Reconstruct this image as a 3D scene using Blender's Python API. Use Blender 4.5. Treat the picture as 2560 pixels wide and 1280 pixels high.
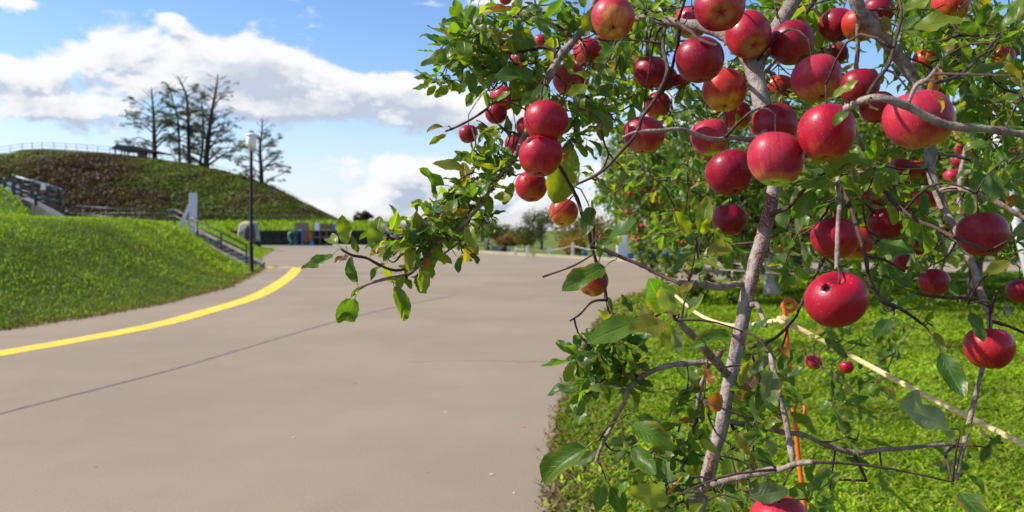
import bpy, bmesh, math, random
import numpy as np
from mathutils import Vector, Matrix, noise as mn

for o in list(bpy.data.objects):
    bpy.data.objects.remove(o)
S = bpy.context.scene
C = S.collection
R = math.radians
rng = random.Random(7)
nr = np.random.RandomState(11)

# ------------------------------------------------------------------ camera, sky, sun, exposure
F = 2000.0            # focal length in pixels of the 2560 px wide photograph
HY = 575.0            # horizon row
CAM_H = 1.5
cam_d = bpy.data.cameras.new('camera')
cam = bpy.data.objects.new('camera', cam_d)
C.objects.link(cam)
cam.location = (0, 0, CAM_H)
cam.rotation_euler = (R(90), 0, 0)
cam_d.sensor_width = 36.0
cam_d.lens = 36.0 * F / 2560.0
cam_d.shift_y = (HY - 640.0) / 2560.0
cam_d.clip_start = 0.05
cam_d.clip_end = 3000
cam_d.dof.use_dof = True
cam_d.dof.focus_distance = 1.45
cam_d.dof.aperture_fstop = 6.0
S.camera = cam

SUN_DIR = Vector((-0.74, -0.02, 0.67)).normalized()      # towards the sun
sun_el = math.asin(SUN_DIR.z)
sun_az = math.atan2(SUN_DIR.x, SUN_DIR.y)
sun_d = bpy.data.lights.new('sun', 'SUN')
sun_d.energy = 5.0
sun_d.angle = R(0.5)
sun_d.color = (1.0, 0.94, 0.84)
sun = bpy.data.objects.new('sun', sun_d)
C.objects.link(sun)
sun.rotation_euler = (-SUN_DIR).to_track_quat('-Z', 'Y').to_euler()

S.view_settings.view_transform = 'Standard'
S.view_settings.look = 'None'
S.view_settings.exposure = 0.67
S.view_settings.gamma = 1.0
S.view_settings.use_curve_mapping = False

W = bpy.data.worlds.new('World')
S.world = W
W.use_nodes = True


class NB:
    """small node builder"""
    def __init__(s, tree):
        s.t = tree
        s.t.nodes.clear()

    def n(s, typ, **kw):
        nd = s.t.nodes.new(typ)
        for k, v in kw.items():
            setattr(nd, k, v)
        return nd

    def link(s, a, b):
        s.t.links.new(a, b)

    def val(s, sock, v):
        if isinstance(v, bpy.types.NodeSocket):
            s.link(v, sock)
        else:
            sock.default_value = v

    def m(s, op, a, b=0.0, c=0.0, clamp=False):
        nd = s.n('ShaderNodeMath', operation=op, use_clamp=clamp)
        s.val(nd.inputs[0], a)
        s.val(nd.inputs[1], b)
        s.val(nd.inputs[2], c)
        return nd.outputs[0]

    def ss(s, x, lo, hi, a=0.0, b=1.0):
        nd = s.n('ShaderNodeMapRange', interpolation_type='SMOOTHSTEP')
        s.val(nd.inputs[0], x)
        for i, v in enumerate((lo, hi, a, b)):
            s.val(nd.inputs[1 + i], v)
        return nd.outputs[0]

    def mix(s, f, a, b, blend='MIX'):
        nd = s.n('ShaderNodeMix', data_type='RGBA', blend_type=blend)
        s.val(nd.inputs[0], f)
        s.val(nd.inputs[6], col4(a))
        s.val(nd.inputs[7], col4(b))
        return nd.outputs[2]

    def noise(s, vec, scale, detail=4, rough=0.5, dist=0.0):
        nd = s.n('ShaderNodeTexNoise')
        if vec is not None:
            s.link(vec, nd.inputs['Vector'])
        nd.inputs['Scale'].default_value = scale
        nd.inputs['Detail'].default_value = detail
        nd.inputs['Roughness'].default_value = rough
        nd.inputs['Distortion'].default_value = dist
        return nd.outputs['Fac']

    def vec(s, x, y, z):
        nd = s.n('ShaderNodeCombineXYZ')
        for i, v in enumerate((x, y, z)):
            s.val(nd.inputs[i], v)
        return nd.outputs[0]


def col4(c):
    if isinstance(c, (tuple, list)) and len(c) == 3:
        return (c[0], c[1], c[2], 1.0)
    return c


# ---- sky: Nishita + a bank of cumulus, all as a function of direction
nb = NB(W.node_tree)
sky = nb.n('ShaderNodeTexSky', sky_type='NISHITA')
sky.sun_disc = False
sky.sun_elevation = sun_el
sky.sun_rotation = sun_az
sky.air_density = 1.0
sky.dust_density = 0.6
sky.ozone_density = 2.2
tc = nb.n('ShaderNodeTexCoord')
sep = nb.n('ShaderNodeSeparateXYZ')
nb.link(tc.outputs['Generated'], sep.inputs[0])
az = nb.m('ARCTAN2', sep.outputs[0], sep.outputs[1])
el = nb.m('ARCSINE', sep.outputs[2])
BLOBS = [(0, 200, 170, 85, 1.0), (330, 150, 160, 72, 1.1), (560, 155, 190, 70, 1.1), (700, 215, 160, 70, 0.9), (850, 235, 150, 62, 1.0),
         (1060, 260, 170, 62, 1.0), (1330, 280, 230, 60, 0.8), (1010, 425, 170, 34, 0.9), (1180, 480, 320, 55, 0.9), (560, 275, 160, 45, 0.7),
         (425, 45, 36, 17, 0.85), (0, 0, 100, 14, 0.95), (40, 35, 26, 11, 0.55), (980, 5, 60, 14, 0.6), (1090, 10, 60, 12, 0.5),
         (1240, -10, 110, 26, 0.7), (850, 520, 420, 34, 0.62), (1500, 420, 200, 70, 0.6), (1750, 330, 250, 70, 0.40), (170, 270, 90, 40, 0.6)]


def coverage(de, dz=0.0):
    e2 = nb.m('ADD', el, de)
    az_ = nb.m('ADD', az, dz)
    p = nb.vec(az_, nb.m('MULTIPLY', e2, 1.7), 0.37)
    n1 = nb.noise(p, 15.0, 10, 0.60, 0.25)
    n3 = nb.noise(p, 5.0, 3, 0.5)
    cov = nb.m('ADD', nb.m('MULTIPLY', nb.m('SUBTRACT', n1, 0.5), 3.0), nb.m('MULTIPLY', nb.m('SUBTRACT', n3, 0.5), 1.9))
    acc = None
    for (bx, by, sx, sy, w) in BLOBS:
        a0 = math.atan((bx - 1280) / F)
        e0 = math.atan((HY - by) / F * math.cos(a0))
        da = nb.m('DIVIDE', nb.m('SUBTRACT', az_, a0), sx / F)
        dd = nb.m('DIVIDE', nb.m('SUBTRACT', e2, e0), sy / F)
        r2 = nb.m('ADD', nb.m('MULTIPLY', da, da), nb.m('MULTIPLY', dd, dd))
        g = nb.m('MULTIPLY', nb.m('EXPONENT', nb.m('MULTIPLY', r2, -1.0)), w)
        acc = g if acc is None else nb.m('ADD', acc, g)
    # elsewhere in the sky: scattered clouds of the same kind
    away = nb.ss(nb.m('ABSOLUTE', az), 0.75, 1.1)
    acc = nb.m('ADD', acc, nb.m('MULTIPLY', away, 0.35))
    return nb.m('ADD', cov, nb.m('SUBTRACT', nb.m('MINIMUM', acc, 1.15), 0.50))


cov0 = coverage(0.0)
cov1 = coverage(0.020, -0.012)
relief = nb.m('SUBTRACT', cov1, cov0)
alpha = nb.ss(cov0, -0.16, 0.36)
pz = nb.vec(az, nb.m('MULTIPLY', el, 2.2), 2.1)
body = nb.m('MULTIPLY', nb.ss(cov1, 0.10, 0.85), nb.ss(nb.noise(pz, 9.0, 7, 0.62), 0.36, 0.60, 0.05, 0.85))
shade = nb.m('ADD', body, nb.ss(relief, 0.02, 0.42, 0.0, 0.75), clamp=True)
shade2 = nb.m('MULTIPLY', shade, nb.ss(el, 0.30, 0.06, 0.65, 0.95))
hs = nb.n('ShaderNodeHueSaturation')
hs.inputs['Saturation'].default_value = 1.22
hs.inputs['Value'].default_value = 1.22
nb.link(sky.outputs[0], hs.inputs['Color'])
skyc0 = nb.mix(nb.ss(el, 0.20, 0.0, 0.0, 0.50), hs.outputs[0], (4.25, 4.95, 6.2))
skyc = nb.mix(1.0, skyc0, (1.04, 0.965, 1.0), 'MULTIPLY')
cloud = nb.mix(shade2, (6.1, 6.15, 6.2), (3.0, 3.5, 4.45))
final = nb.mix(nb.m('MULTIPLY', alpha, nb.ss(el, -0.02, 0.03)), skyc, cloud)
bg = nb.n('ShaderNodeBackground')
nb.link(final, bg.inputs['Color'])
bg.inputs['Strength'].default_value = 0.10
wo = nb.n('ShaderNodeOutputWorld')
nb.link(bg.outputs[0], wo.inputs['Surface'])


# ------------------------------------------------------------------ helpers
def P(px, py, d):
    """world point seen at a pixel of the photograph at distance d"""
    return Vector(((px - 1280.0) / F * d, d, CAM_H - (py - HY) / F * d))


def G(px, py):
    """ground point (z = 0) at a pixel"""
    d = CAM_H * F / (py - HY)
    return Vector(((px - 1280.0) / F * d, d, 0.0))


def tag(o, label=None, cat=None, group=None, kind=None):
    if label: o['label'] = label
    if cat: o['category'] = cat
    if group: o['group'] = group
    if kind: o['kind'] = kind
    return o


def empty(name, loc, rz=0.0):
    o = bpy.data.objects.new(name, None)
    C.objects.link(o)
    o.location = loc
    o.rotation_euler = (0, 0, rz)
    o.empty_display_size = 0.1
    return o


def put(name, me, mat=None, parent=None, world=None):
    o = bpy.data.objects.new(name, me)
    C.objects.link(o)
    if mat is not None and not me.materials:
        me.materials.append(mat)
    if parent is not None:
        o.parent = parent
        if world is not None:
            o.matrix_parent_inverse = Matrix.Translation(-Vector(parent.location))
    return o


def smooth(me):
    me.polygons.foreach_set('use_smooth', [True] * len(me.polygons))


class MB:
    """collects shapes into one bmesh"""
    def __init__(s):
        s.v = []
        s.f = []
        s.sm = []

    def add(s, vs, fs, sm=False):
        b = len(s.v)
        s.v += [tuple(v) for v in vs]
        s.f += [tuple(i + b for i in f) for f in fs]
        s.sm += [sm] * len(fs)
        return s

    def box(s, c, size, rot=None, taper=1.0):
        x, y, z = size[0] / 2, size[1] / 2, size[2] / 2
        vs = [Vector((a * x * (taper if k > 0 else 1), b * y * (taper if k > 0 else 1), k * z))
              for k in (-1, 1) for (a, b) in ((-1, -1), (1, -1), (1, 1), (-1, 1))]
        if rot is not None:
            vs = [rot @ v for v in vs]
        c = Vector(c)
        return s.add([v + c for v in vs], [(3, 2, 1, 0), (4, 5, 6, 7), (0, 1, 5, 4), (1, 2, 6, 5), (2, 3, 7, 6), (3, 0, 4, 7)])

    def bar(s, a, b, w, h=None):
        a, b = Vector(a), Vector(b)
        d = b - a
        rot = d.to_track_quat('Z', 'Y').to_matrix()
        return s.box((a + b) / 2, (w, h or w, d.length), rot)

    def tube(s, pts, rad, n=6, cap=True):
        pts = [Vector(p) for p in pts]
        if not hasattr(rad, '__len__'):
            rad = [rad] * len(pts)
        rings = []
        ref = None
        for i, p in enumerate(pts):
            t = (pts[min(i + 1, len(pts) - 1)] - pts[max(i - 1, 0)])
            t = t.normalized() if t.length > 1e-9 else Vector((0, 0, 1))
            if ref is None:
                ref = t.orthogonal().normalized()
            u = (ref - t * ref.dot(t))
            u = u.normalized() if u.length > 1e-6 else t.orthogonal().normalized()
            ref = u
            w = t.cross(u)
            rings.append([p + (u * math.cos(2 * math.pi * k / n) + w * math.sin(2 * math.pi * k / n)) * rad[i] for k in range(n)])
        vs = [v for r in rings for v in r]
        fs = []
        for i in range(len(pts) - 1):
            for k in range(n):
                a, b = i * n + k, i * n + (k + 1) % n
                fs.append((a, b, b + n, a + n))
        if cap:
            fs.append(tuple(range(n - 1, -1, -1)))
            fs.append(tuple(range((len(pts) - 1) * n, len(pts) * n)))
        return s.add(vs, fs, True)

    def lathe(s, prof, n=16, c=(0, 0, 0), wob=None):
        c = Vector(c)
        vs, fs = [], []
        for (r, z) in prof:
            for k in range(n):
                a = 2 * math.pi * k / n
                q = r * (wob(a, z) if wob else 1.0)
                vs.append(c + Vector((q * math.cos(a), q * math.sin(a), z)))
        for i in range(len(prof) - 1):
            for k in range(n):
                a, b = i * n + k, i * n + (k + 1) % n
                fs.append((a, b, b + n, a + n))
        return s.add(vs, fs, True)

    def mesh(s, name):
        me = bpy.data.meshes.new(name)
        me.from_pydata(s.v, [], s.f)
        me.polygons.foreach_set('use_smooth', s.sm)
        me.update()
        return me

    def build(s, name, mat, parent=None, world=True):
        return put(name, s.mesh(name), mat, parent, world)


def catmull(pts, sub=5):
    """smooth a list of tuples (any dimension)"""
    a = np.array(pts, float)
    out = []
    n = len(a)
    for i in range(n - 1):
        p0, p1, p2, p3 = a[max(i - 1, 0)], a[i], a[i + 1], a[min(i + 2, n - 1)]
        for k in range(sub):
            t = k / sub
            out.append(0.5 * ((2 * p1) + (-p0 + p2) * t + (2 * p0 - 5 * p1 + 4 * p2 - p3) * t * t + (-p0 + 3 * p1 - 3 * p2 + p3) * t ** 3))
    out.append(a[-1])
    return np.array(out)


def np_mesh(name, verts, quads=None, tris=None, cols=None, sm=False, uv=None):
    """verts (N,3), quads (M,4), tris (K,3), cols per vertex (N,3) -> colour attribute 'leafcol'"""
    me = bpy.data.meshes.new(name)
    verts = np.asarray(verts, np.float32)
    me.vertices.add(len(verts))
    me.vertices.foreach_set('co', verts.ravel())
    loops, starts = [], []
    pos = 0
    if quads is not None and len(quads):
        q = np.asarray(quads, np.int32)
        loops.append(q.ravel())
        starts.append(np.arange(len(q), dtype=np.int32) * 4)
        pos = q.size
    if tris is not None and len(tris):
        t = np.asarray(tris, np.int32)
        loops.append(t.ravel())
        starts.append(np.arange(len(t), dtype=np.int32) * 3 + pos)
    lp = np.concatenate(loops)
    st = np.concatenate(starts)
    me.loops.add(len(lp))
    me.loops.foreach_set('vertex_index', lp)
    me.polygons.add(len(st))
    me.polygons.foreach_set('loop_start', st)
    if sm:
        me.polygons.foreach_set('use_smooth', np.ones(len(st), bool))
    me.update(calc_edges=True)
    if cols is not None:
        at = me.color_attributes.new('leafcol', 'FLOAT_COLOR', 'POINT')
        c4 = np.ones((len(verts), 4), np.float32)
        c4[:, :3] = cols
        at.data.foreach_set('color', c4.ravel())
    if uv is not None:
        ul = me.uv_layers.new(name='UVMap')
        ul.data.foreach_set('uv', np.asarray(uv, np.float32)[lp].ravel())
    me.validate()
    return me


# ------------------------------------------------------------------ materials
def principled(nb, base, rough=0.6, spec=0.5, bump=None, bstr=0.3, bdist=0.01, metal=0.0):
    b = nb.n('ShaderNodeBsdfPrincipled')
    nb.val(b.inputs['Base Color'], col4(base))
    nb.val(b.inputs['Roughness'], rough)
    b.inputs['Specular IOR Level'].default_value = spec
    b.inputs['Metallic'].default_value = metal
    if bump is not None:
        bn = nb.n('ShaderNodeBump')
        bn.inputs['Strength'].default_value = bstr
        bn.inputs['Distance'].default_value = bdist
        nb.link(bump, bn.inputs['Height'])
        nb.link(bn.outputs[0], b.inputs['Normal'])
    return b


def new_mat(name):
    m = bpy.data.materials.new(name)
    m.use_nodes = True
    return m, NB(m.node_tree)


def out(nb, shader):
    o = nb.n('ShaderNodeOutputMaterial')
    nb.link(shader, o.inputs['Surface'])


def simple(name, c1, c2=None, scale=8.0, rough=0.6, spec=0.4, bstr=0.2, metal=0.0, coord='Object', bdist=0.01):
    m, nb = new_mat(name)
    t = nb.n('ShaderNodeTexCoord')
    n1 = nb.noise(t.outputs[coord], scale, 6, 0.6)
    c2 = c2 or tuple(x * 0.75 for x in c1)
    base = nb.mix(nb.ss(n1, 0.35, 0.65), c1, c2)
    b = principled(nb, base, rough, spec, n1, bstr, bdist, metal)
    out(nb, b.outputs[0])
    return m


def leaf_like(name, trans=0.35, rough=0.5, spec=0.4, objcol=True, tint=(1.5, 1.6, 0.6)):
    """foliage and grass: colour from the mesh attribute times the object's colour, some light through the blade"""
    m, nb = new_mat(name)
    at = nb.n('ShaderNodeAttribute', attribute_name='leafcol')
    base = at.outputs['Color']
    if objcol:
        oi = nb.n('ShaderNodeObjectInfo')
        base = nb.mix(1.0, base, oi.outputs['Color'], 'MULTIPLY')
    b = principled(nb, base, rough, spec)
    tr = nb.n('ShaderNodeBsdfTranslucent')
    nb.link(nb.mix(1.0, base, tint, 'MULTIPLY'), tr.inputs['Color'])
    mx = nb.n('ShaderNodeMixShader')
    mx.inputs[0].default_value = trans
    nb.link(b.outputs[0], mx.inputs[1])
    nb.link(tr.outputs[0], mx.inputs[2])
    out(nb, mx.outputs[0])
    return m


M = {}
M['grass'] = leaf_like('grass_blade', 0.42, 0.55, 0.25, objcol=False, tint=(1.35, 1.5, 0.5))
M['foliage'] = leaf_like('far_foliage', 0.35, 0.6, 0.3, tint=(1.4, 1.5, 0.5))


def apple_leaf_mat():
    m, nb = new_mat('apple_leaf')
    at = nb.n('ShaderNodeAttribute', attribute_name='leafcol')
    oi = nb.n('ShaderNodeObjectInfo')
    base0 = nb.mix(1.0, at.outputs['Color'], oi.outputs['Color'], 'MULTIPLY')
    uv = nb.n('ShaderNodeUVMap', uv_map='UVMap')
    sp = nb.n('ShaderNodeSeparateXYZ')
    nb.link(uv.outputs[0], sp.inputs[0])
    u, v = sp.outputs[0], nb.m('SUBTRACT', nb.m('MULTIPLY', sp.outputs[1], 2.0), 1.0)
    av = nb.m('ABSOLUTE', v)
    geo = nb.n('ShaderNodeNewGeometry')
    tcx = nb.n('ShaderNodeTexCoord')
    rib = nb.ss(av, 0.11, 0.02)
    vein_s = nb.m('SINE', nb.m('MULTIPLY', nb.m('SUBTRACT', u, nb.m('MULTIPLY', av, 0.28)), 50.0))
    vein = nb.ss(vein_s, 0.80, 1.0)
    veins = nb.m('MAXIMUM', rib, nb.m('MULTIPLY', vein, 0.55))
    blot = nb.noise(geo.outputs['Position'], 60.0, 4, 0.6)
    big = nb.noise(geo.outputs['Position'], 18.0, 2, 0.5)
    base1 = nb.mix(nb.ss(blot, 0.35, 0.7, 0.0, 0.5), base0, nb.mix(1.0, base0, (0.62, 0.68, 0.6), 'MULTIPLY'))
    base2 = nb.mix(nb.m('MULTIPLY', veins, 0.38), base1, nb.mix(0.5, base0, (0.30, 0.36, 0.10)))
    # autumn yellowing along some margins
    edge = nb.m('MULTIPLY', nb.ss(av, 0.55, 1.0), nb.ss(big, 0.52, 0.66))
    base3 = nb.mix(nb.m('MULTIPLY', edge, 0.75), base2, (0.34, 0.20, 0.02))
    spot = nb.ss(nb.noise(geo.outputs['Position'], 140.0, 1, 0.5), 0.72, 0.78)
    base4 = nb.mix(nb.m('MULTIPLY', spot, 0.7), base3, (0.10, 0.04, 0.01))
    under = nb.mix(0.42, base4, (0.20, 0.25, 0.13))
    base = nb.mix(geo.outputs['Backfacing'], base4, under)
    rough = nb.m('ADD', nb.m('MULTIPLY', geo.outputs['Backfacing'], 0.3), 0.40)
    hgt = nb.m('ADD', nb.m('MULTIPLY', nb.m('SUBTRACT', 1.0, veins), 1.0), nb.m('MULTIPLY', blot, 0.7))
    b = principled(nb, base, rough, 0.5, hgt, 0.5, 0.002)
    tr = nb.n('ShaderNodeBsdfTranslucent')
    nb.link(nb.mix(1.0, base4, (2.5, 2.45, 0.6), 'MULTIPLY'), tr.inputs['Color'])
    mx = nb.n('ShaderNodeMixShader')
    mx.inputs[0].default_value = 0.48
    nb.link(b.outputs[0], mx.inputs[1])
    nb.link(tr.outputs[0], mx.inputs[2])
    out(nb, mx.outputs[0])
    return m


M['leaf'] = apple_leaf_mat()


def apple_mat():
    m, nb = new_mat('apple_skin')
    t = nb.n('ShaderNodeTexCoord')
    oi = nb.n('ShaderNodeObjectInfo')
    sp = nb.n('ShaderNodeSeparateXYZ')
    nb.link(t.outputs['Object'], sp.inputs[0])
    x, y, z = sp.outputs
    ang = nb.m('ARCTAN2', y, x)
    off = nb.m('MULTIPLY', oi.outputs['Random'], 40.0)
    pv = nb.vec(nb.m('MULTIPLY', nb.m('SINE', ang), 6.0), nb.m('MULTIPLY', nb.m('COSINE', ang), 6.0), nb.m('ADD', nb.m('MULTIPLY', z, 0.5), off))
    streak = nb.noise(pv, 2.2, 5, 0.65)
    ad = nb.n('ShaderNodeVectorMath', operation='ADD')
    nb.link(t.outputs['Object'], ad.inputs[0])
    nb.link(nb.vec(off, off, off), ad.inputs[1])
    blot = nb.noise(ad.outputs[0], 1.3, 3, 0.55)
    red = nb.mix(nb.ss(streak, 0.30, 0.72), (0.245, 0.0025, 0.017), (0.37, 0.0055, 0.021))
    red = nb.mix(nb.ss(blot, 0.45, 0.75, 0.0, 0.6), red, (0.165, 0.002, 0.018))
    # paler, orange ground colour round the blossom end and on the side that never got sun
    low = nb.m('MULTIPLY', nb.ss(nb.m('ADD', z, nb.m('MULTIPLY', nb.m('SUBTRACT', blot, 0.5), 1.6)), -0.25, -0.95), nb.ss(streak, 0.2, 0.75, 0.35, 1.0))
    red = nb.mix(nb.m('MULTIPLY', low, 0.6), red, (0.46, 0.085, 0.018))
    red = nb.mix(nb.ss(z, -0.80, -0.93), red, (0.30, 0.17, 0.03))
    red = nb.mix(1.0, red, oi.outputs['Color'], 'MULTIPLY')
    vo = nb.n('ShaderNodeTexVoronoi', feature='F1')
    nb.link(ad.outputs[0], vo.inputs['Vector'])
    vo.inputs['Scale'].default_value = 8.0
    dots = nb.ss(vo.outputs['Distance'], 0.13, 0.05)
    base = nb.mix(nb.m('MULTIPLY', dots, 0.5), red, (0.72, 0.42, 0.30))
    b = principled(nb, base, 0.42, 0.24, nb.noise(ad.outputs[0], 14.0, 3, 0.5), 0.05, 0.02)
    b.inputs['Coat Weight'].default_value = 0.16
    b.inputs['Coat Roughness'].default_value = 0.16
    b.inputs['Sheen Weight'].default_value = 0.0
    b.inputs['Sheen Roughness'].default_value = 0.4
    b.inputs['Sheen Tint'].default_value = (1.0, 0.7, 0.8, 1)
    b.inputs['Subsurface Weight'].default_value = 0.0
    out(nb, b.outputs[0])
    return m


M['apple'] = apple_mat()


def bark_mat(name, c1, c2, red=0.0, scale=1.0):
    m, nb = new_mat(name)
    geo = nb.n('ShaderNodeNewGeometry')
    p = geo.outputs['Position']
    n1 = nb.noise(p, 55.0 * scale, 6, 0.65)
    mp = nb.n('ShaderNodeMapping')
    nb.link(p, mp.inputs[0])
    mp.inputs['Scale'].default_value = (1.6, 1.6, 0.42)
    n2 = nb.noise(mp.outputs[0], 14.0 * scale, 3, 0.55, 0.4)
    n3 = nb.noise(p, 260.0 * scale, 3, 0.6)
    base = nb.mix(nb.ss(n1, 0.3, 0.7), c1, c2)
    base = nb.mix(nb.ss(n3, 0.62, 0.75, 0.0, 0.5), base, tuple(min(1, x * 1.7) for x in c1))
    if red > 0:
        peel = nb.m('MULTIPLY', nb.ss(n2, 0.49, 0.56), nb.ss(n3, 0.38, 0.56, 0.05, 1.0))
        base = nb.mix(nb.m('MULTIPLY', peel, red), base, (0.20, 0.050, 0.034))
    hgt = nb.m('ADD', nb.m('MULTIPLY', n1, 1.0), nb.m('MULTIPLY', n3, 0.4))
    b = principled(nb, base, 0.85, 0.2, hgt, 1.0, 0.006 / scale)
    out(nb, b.outputs[0])
    return m


M['bark'] = bark_mat('apple_bark', (0.36, 0.31, 0.295), (0.18, 0.15, 0.145), 1.0)
M['branch_bark'] = bark_mat('branch_bark', (0.33, 0.275, 0.24), (0.13, 0.10, 0.085), 0.3)
M['twig_bark'] = bark_mat('twig_bark', (0.10, 0.055, 0.045), (0.045, 0.028, 0.028), 0.0)
M['far_bark'] = bark_mat('far_bark', (0.060, 0.050, 0.042), (0.035, 0.03, 0.026), 0.0, 0.05)
M['pale_bark'] = bark_mat('pale_bark', (0.66, 0.60, 0.52), (0.42, 0.37, 0.31), 0.0, 0.12)
M['grey_bark'] = bark_mat('grey_bark', (0.20, 0.175, 0.155), (0.11, 0.095, 0.085), 0.0, 0.12)
M['calyx'] = simple('calyx_dry', (0.05, 0.035, 0.02), rough=0.9)
M['rot'] = simple('rotted_pit', (0.085, 0.030, 0.018), (0.05, 0.022, 0.014), 30, 0.9)
M['dark_metal'] = simple('dark_painted_steel', (0.018, 0.013, 0.012), (0.026, 0.019, 0.016), 6, 0.6, 0.2, 0.05)
M['rail'] = simple('railing_paint', (0.022, 0.024, 0.028), (0.035, 0.036, 0.040), 3, 0.4, 0.5, 0.05)
M['grey_rail'] = simple('galvanised_rail', (0.20, 0.24, 0.29), (0.16, 0.19, 0.23), 5, 0.4, 0.5, 0.05)
M['white'] = simple('white_paint', (0.78, 0.77, 0.76), (0.66, 0.65, 0.66), 3, 0.55, 0.4, 0.05)
M['pole_grey'] = simple('pole_paint', (0.50, 0.51, 0.50), (0.38, 0.40, 0.39), 5, 0.6, 0.3, 0.05)
M['lilac'] = simple('pale_lilac_board', (0.64, 0.60, 0.72), (0.70, 0.67, 0.76), 2, 0.5, 0.4, 0.03)
M['lamp_glass'] = simple('opal_lamp_glass', (0.80, 0.79, 0.75), (0.72, 0.71, 0.67), 4, 0.3, 0.5, 0.02)
M['concrete'] = simple('grey_concrete', (0.25, 0.23, 0.215), (0.16, 0.15, 0.145), 2.2, 0.9, 0.2, 0.4)
M['dark_stone'] = simple('dark_wall_stone', (0.036, 0.037, 0.036), (0.020, 0.021, 0.022), 3, 0.9, 0.2, 0.4)
M['stone'] = simple('pale_granite', (0.46, 0.42, 0.35), (0.27, 0.25, 0.21), 2.4, 0.9, 0.2, 0.8, bdist=0.06)
M['shaded_face'] = simple('shaded_granite', (0.055, 0.058, 0.066), (0.035, 0.037, 0.043), 2.5, 0.45, 0.4, 0.1)  # granite tone darkened to stand for the shaded face
M['yellow_plain'] = simple('yellow_road_paint', (0.82, 0.62, 0.06), (0.74, 0.53, 0.05), 9, 0.75, 0.3, 0.35, coord='Object')
def paint_mat():
    m, nb = new_mat('worn_road_paint')
    geo = nb.n('ShaderNodeNewGeometry')
    p = geo.outputs['Position']
    n1, n2, n3 = nb.noise(p, 40.0, 6, 0.8), nb.noise(p, 2.2, 4, 0.6), nb.noise(p, 9.0, 4, 0.7)
    base = nb.mix(nb.ss(n3, 0.35, 0.7), (0.72, 0.50, 0.045), (0.58, 0.40, 0.04))
    wear = nb.m('MULTIPLY', nb.ss(nb.m('ADD', n1, nb.m('MULTIPLY', n2, 0.45)), 0.74, 0.88), 0.8)
    base = nb.mix(wear, base, (0.25, 0.20, 0.14))
    out(nb, principled(nb, base, 0.8, 0.25, n1, 0.4, 0.004).outputs[0])
    return m


M['yellow'] = paint_mat()
M['old_yellow'] = simple('worn_yellow_paint', (0.44, 0.35, 0.17), (0.40, 0.33, 0.23), 4, 0.8, 0.3, 0.2)
M['orange'] = simple('orange_coated_steel', (0.80, 0.13, 0.025), (0.66, 0.10, 0.025), 9, 0.38, 0.5, 0.05)
M['blue'] = simple('blue_plastic', (0.03, 0.20, 0.62), (0.03, 0.16, 0.52), 5, 0.45, 0.5, 0.03)
M['play_orange'] = simple('orange_panel', (0.30, 0.13, 0.05), (0.24, 0.10, 0.04), 3, 0.5)
M['play_pink'] = simple('pink_panel', (0.24, 0.13, 0.12), (0.20, 0.11, 0.11), 3, 0.5)
M['play_green'] = simple('green_slide', (0.02, 0.11, 0.06), (0.02, 0.09, 0.05), 3, 0.4)
M['play_wood'] = simple('brown_play_post', (0.18, 0.11, 0.08), (0.13, 0.08, 0.06), 3, 0.7)
M['salmon'] = simple('salmon_paint', (0.60, 0.13, 0.10), (0.5, 0.11, 0.09), 3, 0.5)
M['roof'] = simple('dark_roof', (0.030, 0.030, 0.036), (0.05, 0.05, 0.058), 3, 0.6)
M['soil'] = simple('potting_soil', (0.04, 0.028, 0.02), rough=0.95)
M['kerb'] = simple('kerb_concrete', (0.33, 0.29, 0.19), (0.24, 0.22, 0.15), 1.6, 0.9, 0.2, 0.3)
M['dry_leaf'] = leaf_like('dry_leaf', 0.2, 0.7, 0.2, tint=(1.2, 1.1, 0.7))


def asphalt_mat():
    m, nb = new_mat('tan_asphalt')
    geo = nb.n('ShaderNodeNewGeometry')
    p = geo.outputs['Position']
    sp = nb.n('ShaderNodeSeparateXYZ')
    nb.link(p, sp.inputs[0])
    big = nb.noise(p, 0.35, 4, 0.6)
    fine = nb.noise(p, 62.0, 5, 0.8)
    mid = nb.noise(p, 7.0, 5, 0.75)
    # faint rolled bands along the paving direction
    u = nb.m('MULTIPLY', nb.m('SUBTRACT', nb.m('MULTIPLY', sp.outputs[0], 0.97), nb.m('MULTIPLY', sp.outputs[1], 0.22)), 2.2)
    stain = nb.noise(p, 0.9, 6, 0.7, 0.8)
    w = nb.m('MULTIPLY', nb.m('ADD', nb.m('MULTIPLY', sp.outputs[0], 0.22), nb.m('MULTIPLY', sp.outputs[1], 0.97)), 0.22)
    band = nb.noise(nb.vec(u, w, 0.0), 0.55, 4, 0.55)
    base = nb.mix(nb.ss(big, 0.3, 0.7), (0.246, 0.194, 0.136), (0.200, 0.158, 0.112))
    base = nb.mix(nb.ss(band, 0.48, 0.72, 0.0, 0.42), base, (0.205, 0.163, 0.122))
    base = nb.mix(nb.ss(stain, 0.56, 0.70, 0.0, 0.35), base, (0.17, 0.135, 0.10))
    base = nb.mix(nb.ss(mid, 0.45, 0.75, 0.0, 0.35), base, (0.215, 0.170, 0.125))
    base = nb.mix(nb.ss(fine, 0.55, 0.70, 0.0, 0.6), base, (0.42, 0.36, 0.27))
    base = nb.mix(nb.ss(fine, 0.45, 0.30, 0.0, 0.65), base, (0.14, 0.112, 0.085))
    b = principled(nb, base, 0.85, 0.25, fine, 0.5, 0.006)
    out(nb, b.outputs[0])
    return m


M['asphalt'] = asphalt_mat()
M['grey_asphalt'] = simple('grey_asphalt', (0.20, 0.185, 0.18), (0.15, 0.14, 0.14), 0.8, 0.9, 0.2, 0.2)
M['seam'] = simple('dark_tar_seam', (0.15, 0.122, 0.105), (0.20, 0.165, 0.14), 6, 0.85, 0.2, 0.3)


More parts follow.
